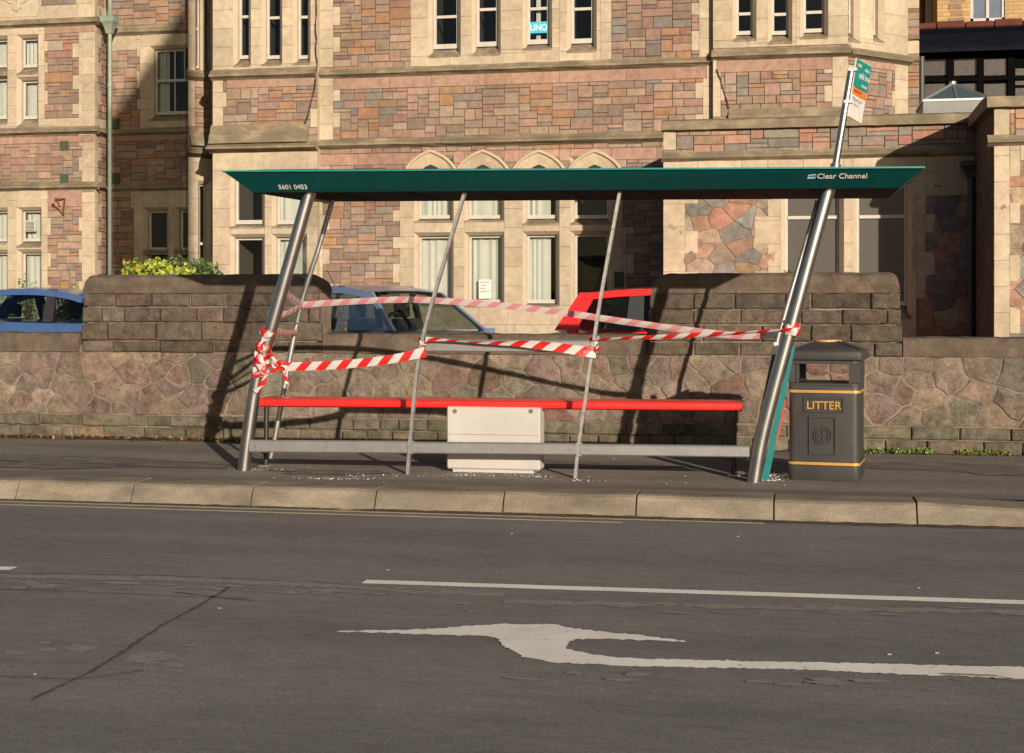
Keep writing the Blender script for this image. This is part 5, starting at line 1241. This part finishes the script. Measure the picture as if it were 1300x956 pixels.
c1=at(35,395,18.6); car('parked_car','bright blue hatchback parked at far left behind the wall',(c1.x+.80,18.6,CZ+.15),0,'blue_paint',belt=1.05,Hh=1.47,curve=.10,A=(1.35,.35),B=-.05,Cc=(-.95,-.98),D=(-1.75,-1.35))
c2=at(530,395,18.4); car('parked_car','grey blue hatchback parked behind the wall facing right between the thin posts',(c2.x-.36,18.4,CZ+.15),R(-35),'grey_paint',Hh=1.50,curve=.09,A=(.98,.30),B=-.30,Cc=(-1.22,-1.12),D=(-1.90,-1.42),pw=.62,pwa=.75)
c3=at(790,395,18.85); car('parked_car','red hatchback parked behind the wall left of the right raised section',(c3.x+.33,18.85,CZ+.14),R(180),'red_paint',Hh=1.50,curve=.06,A=(.98,.70),B=.08,belt=.96,arc=True,pw=1.5,pwa=2.0)
# ------------------------------------------------------------------ shrubs
def shrub(name,label,c,rad,n,size,cols,seed,cat='shrub',lumps=10):
    r=random.Random(seed); root=thing(name,(c[0],c[1],.18),label,cat)
    m=MB()
    for k in range(lumps):
        d=Vector((r.uniform(-1,1),r.uniform(-1,1),r.uniform(-.5,1))); cc_=Vector(c)+Vector((d.x*rad[0]*.72,d.y*rad[1]*.7,d.z*rad[2]*.6))
        leafcloud(m,cc_,(rad[0]*.33,rad[1]*.33,rad[2]*.38),n//lumps,size,cols,r)
    m.build('foliage',M['leaf'],root); m=MB()
    for k in range(7):
        a=r.uniform(0,6.28); m.tube([(c[0],c[1],.15),(c[0]+rad[0]*.3*math.cos(a),c[1]+rad[1]*.3*math.sin(a),c[2]-rad[2]*.2),(c[0]+rad[0]*.7*math.cos(a),c[1]+rad[1]*.7*math.sin(a),c[2]+rad[2]*.5)],[.03,.02,.008],7)
    m.build('stem',M['bark'],root,smooth=True)
q=at(196,345,17.5); q2=Vector((q.x,17.5,1.45)); shrub('yellow_shrub','bright yellow green shrub showing above the left raised wall section',(q.x,17.5,1.74),(.50,.42,.60),3000,.075,[(.40,.41,.045),(.34,.38,.045),(.25,.30,.035),(.17,.24,.03)],3,lumps=26)
q=at(225,345,19); shrub('dark_shrub','darker green shrub in the shade right of the yellow shrub',(q.x+.15,19.2,1.75),(.6,.5,.7),2200,.09,[(.05,.09,.025),(.08,.13,.03)],4,lumps=14)
q=at(100,372,19); shrub('yellow_shrub','yellow green shrub seen through the windows of the blue car',(q.x-.2,19.5,1.2),(.75,.5,.75),1600,.09,[(.45,.48,.05),(.25,.33,.04)],5,lumps=14)
q=at(30,360,22.2); shrub('climbing_plant','thin leafy plant standing in front of the far left ground floor window',(q.x,22.3,1.6),(.20,.15,.62),170,.07,[(.20,.26,.06),(.12,.18,.05)],6,'plant',lumps=14)
q=at(-5,365,22.2); shrub('climbing_plant','low green plant at the extreme left below the window',(q.x,22.2,1.35),(.3,.2,.5),260,.08,[(.18,.26,.05)],7,'plant',lumps=8)
# ------------------------------------------------------------------ elevated board added out of view to cast the slanting shade on the recess
hb=thing('shade_board',(5.5,-3,.12),'tall slanted hoarding on a slim mast, added out of view to shade the recess','shade board')
tz=math.tan(R(13.5))*math.sqrt(1+.6**2); k=23.4+3; xo=.6*k; zo=tz*k
pa,pb_,pc=at(137,156,23.4),at(236,-2,23.4),at(232,372,23.4)
def hz(p): return (p.x+xo,p.z+zo)
(x0,zl),(x1,zr_)=hz(pa),hz(pb_); zbt=hz(at(180,352,23.4))[1]-.25
m=MB(); x2=x1+.05
m.hexa([(x0,-3,zbt),(x2,-3,zbt),(x2,-2.95,zbt),(x0,-2.95,zbt),(x0,-3,zl),(x2,-3,zr_),(x2,-2.95,zr_),(x0,-2.95,zl)]); m.build('board',M['dkpipe'],hb)
m=MB(); m.tube([(27,-3.05,.1),(27,-3.05,zr_+.3)],.12,12); m.tube([(27,-3.02,zr_+.1),(x2-.1,-3.02,zr_+.02)],.06,10); m.build('mast',M['dkpipe'],hb)
# ------------------------------------------------------------------ light, sky, camera
az=math.atan(.6); el=R(13.5)
sd=Vector((math.sin(az)*math.cos(el),-math.cos(az)*math.cos(el),math.sin(el)))
sun=bpy.data.lights.new('Sun','SUN'); sun.energy=5.0; sun.angle=R(.5); sun.color=(1.0,.85,.69)
so=bpy.data.objects.new('Sun',sun); COL.objects.link(so); so.rotation_euler=sd.to_track_quat('Z','Y').to_euler(); so.location=(5,-10,20)
w=bpy.data.worlds.new('World'); SC.world=w; w.use_nodes=True; nt=w.node_tree; bg=nt.nodes['Background']
sk=nt.nodes.new('ShaderNodeTexSky'); sk.sky_type='NISHITA'; sk.sun_disc=False; sk.sun_elevation=el; sk.sun_rotation=math.atan2(sd.x,sd.y); sk.air_density=1.0; sk.dust_density=1.5
nt.links.new(sk.outputs[0],bg.inputs[0]); bg.inputs[1].default_value=.047
cam=bpy.data.cameras.new('Camera'); co=bpy.data.objects.new('Camera',cam); COL.objects.link(co)
co.location=(0,0,CH); co.rotation_euler=(R(90),0,TH); cam.sensor_width=36; cam.lens=F/1300*36; cam.shift_y=-(478-HY)/1300; cam.clip_end=500; cam.clip_start=.1
SC.camera=co
SC.view_settings.view_transform='Standard'; SC.view_settings.look='None'; SC.view_settings.exposure=0.45; SC.view_settings.gamma=1; SC.view_settings.use_curve_mapping=False
SC.render.engine='CYCLES'; SC.cycles.max_bounces=6; SC.cycles.transparent_max_bounces=12; SC.cycles.use_denoising=True
for o in bpy.data.objects:
    if '_o' in o: del o['_o']
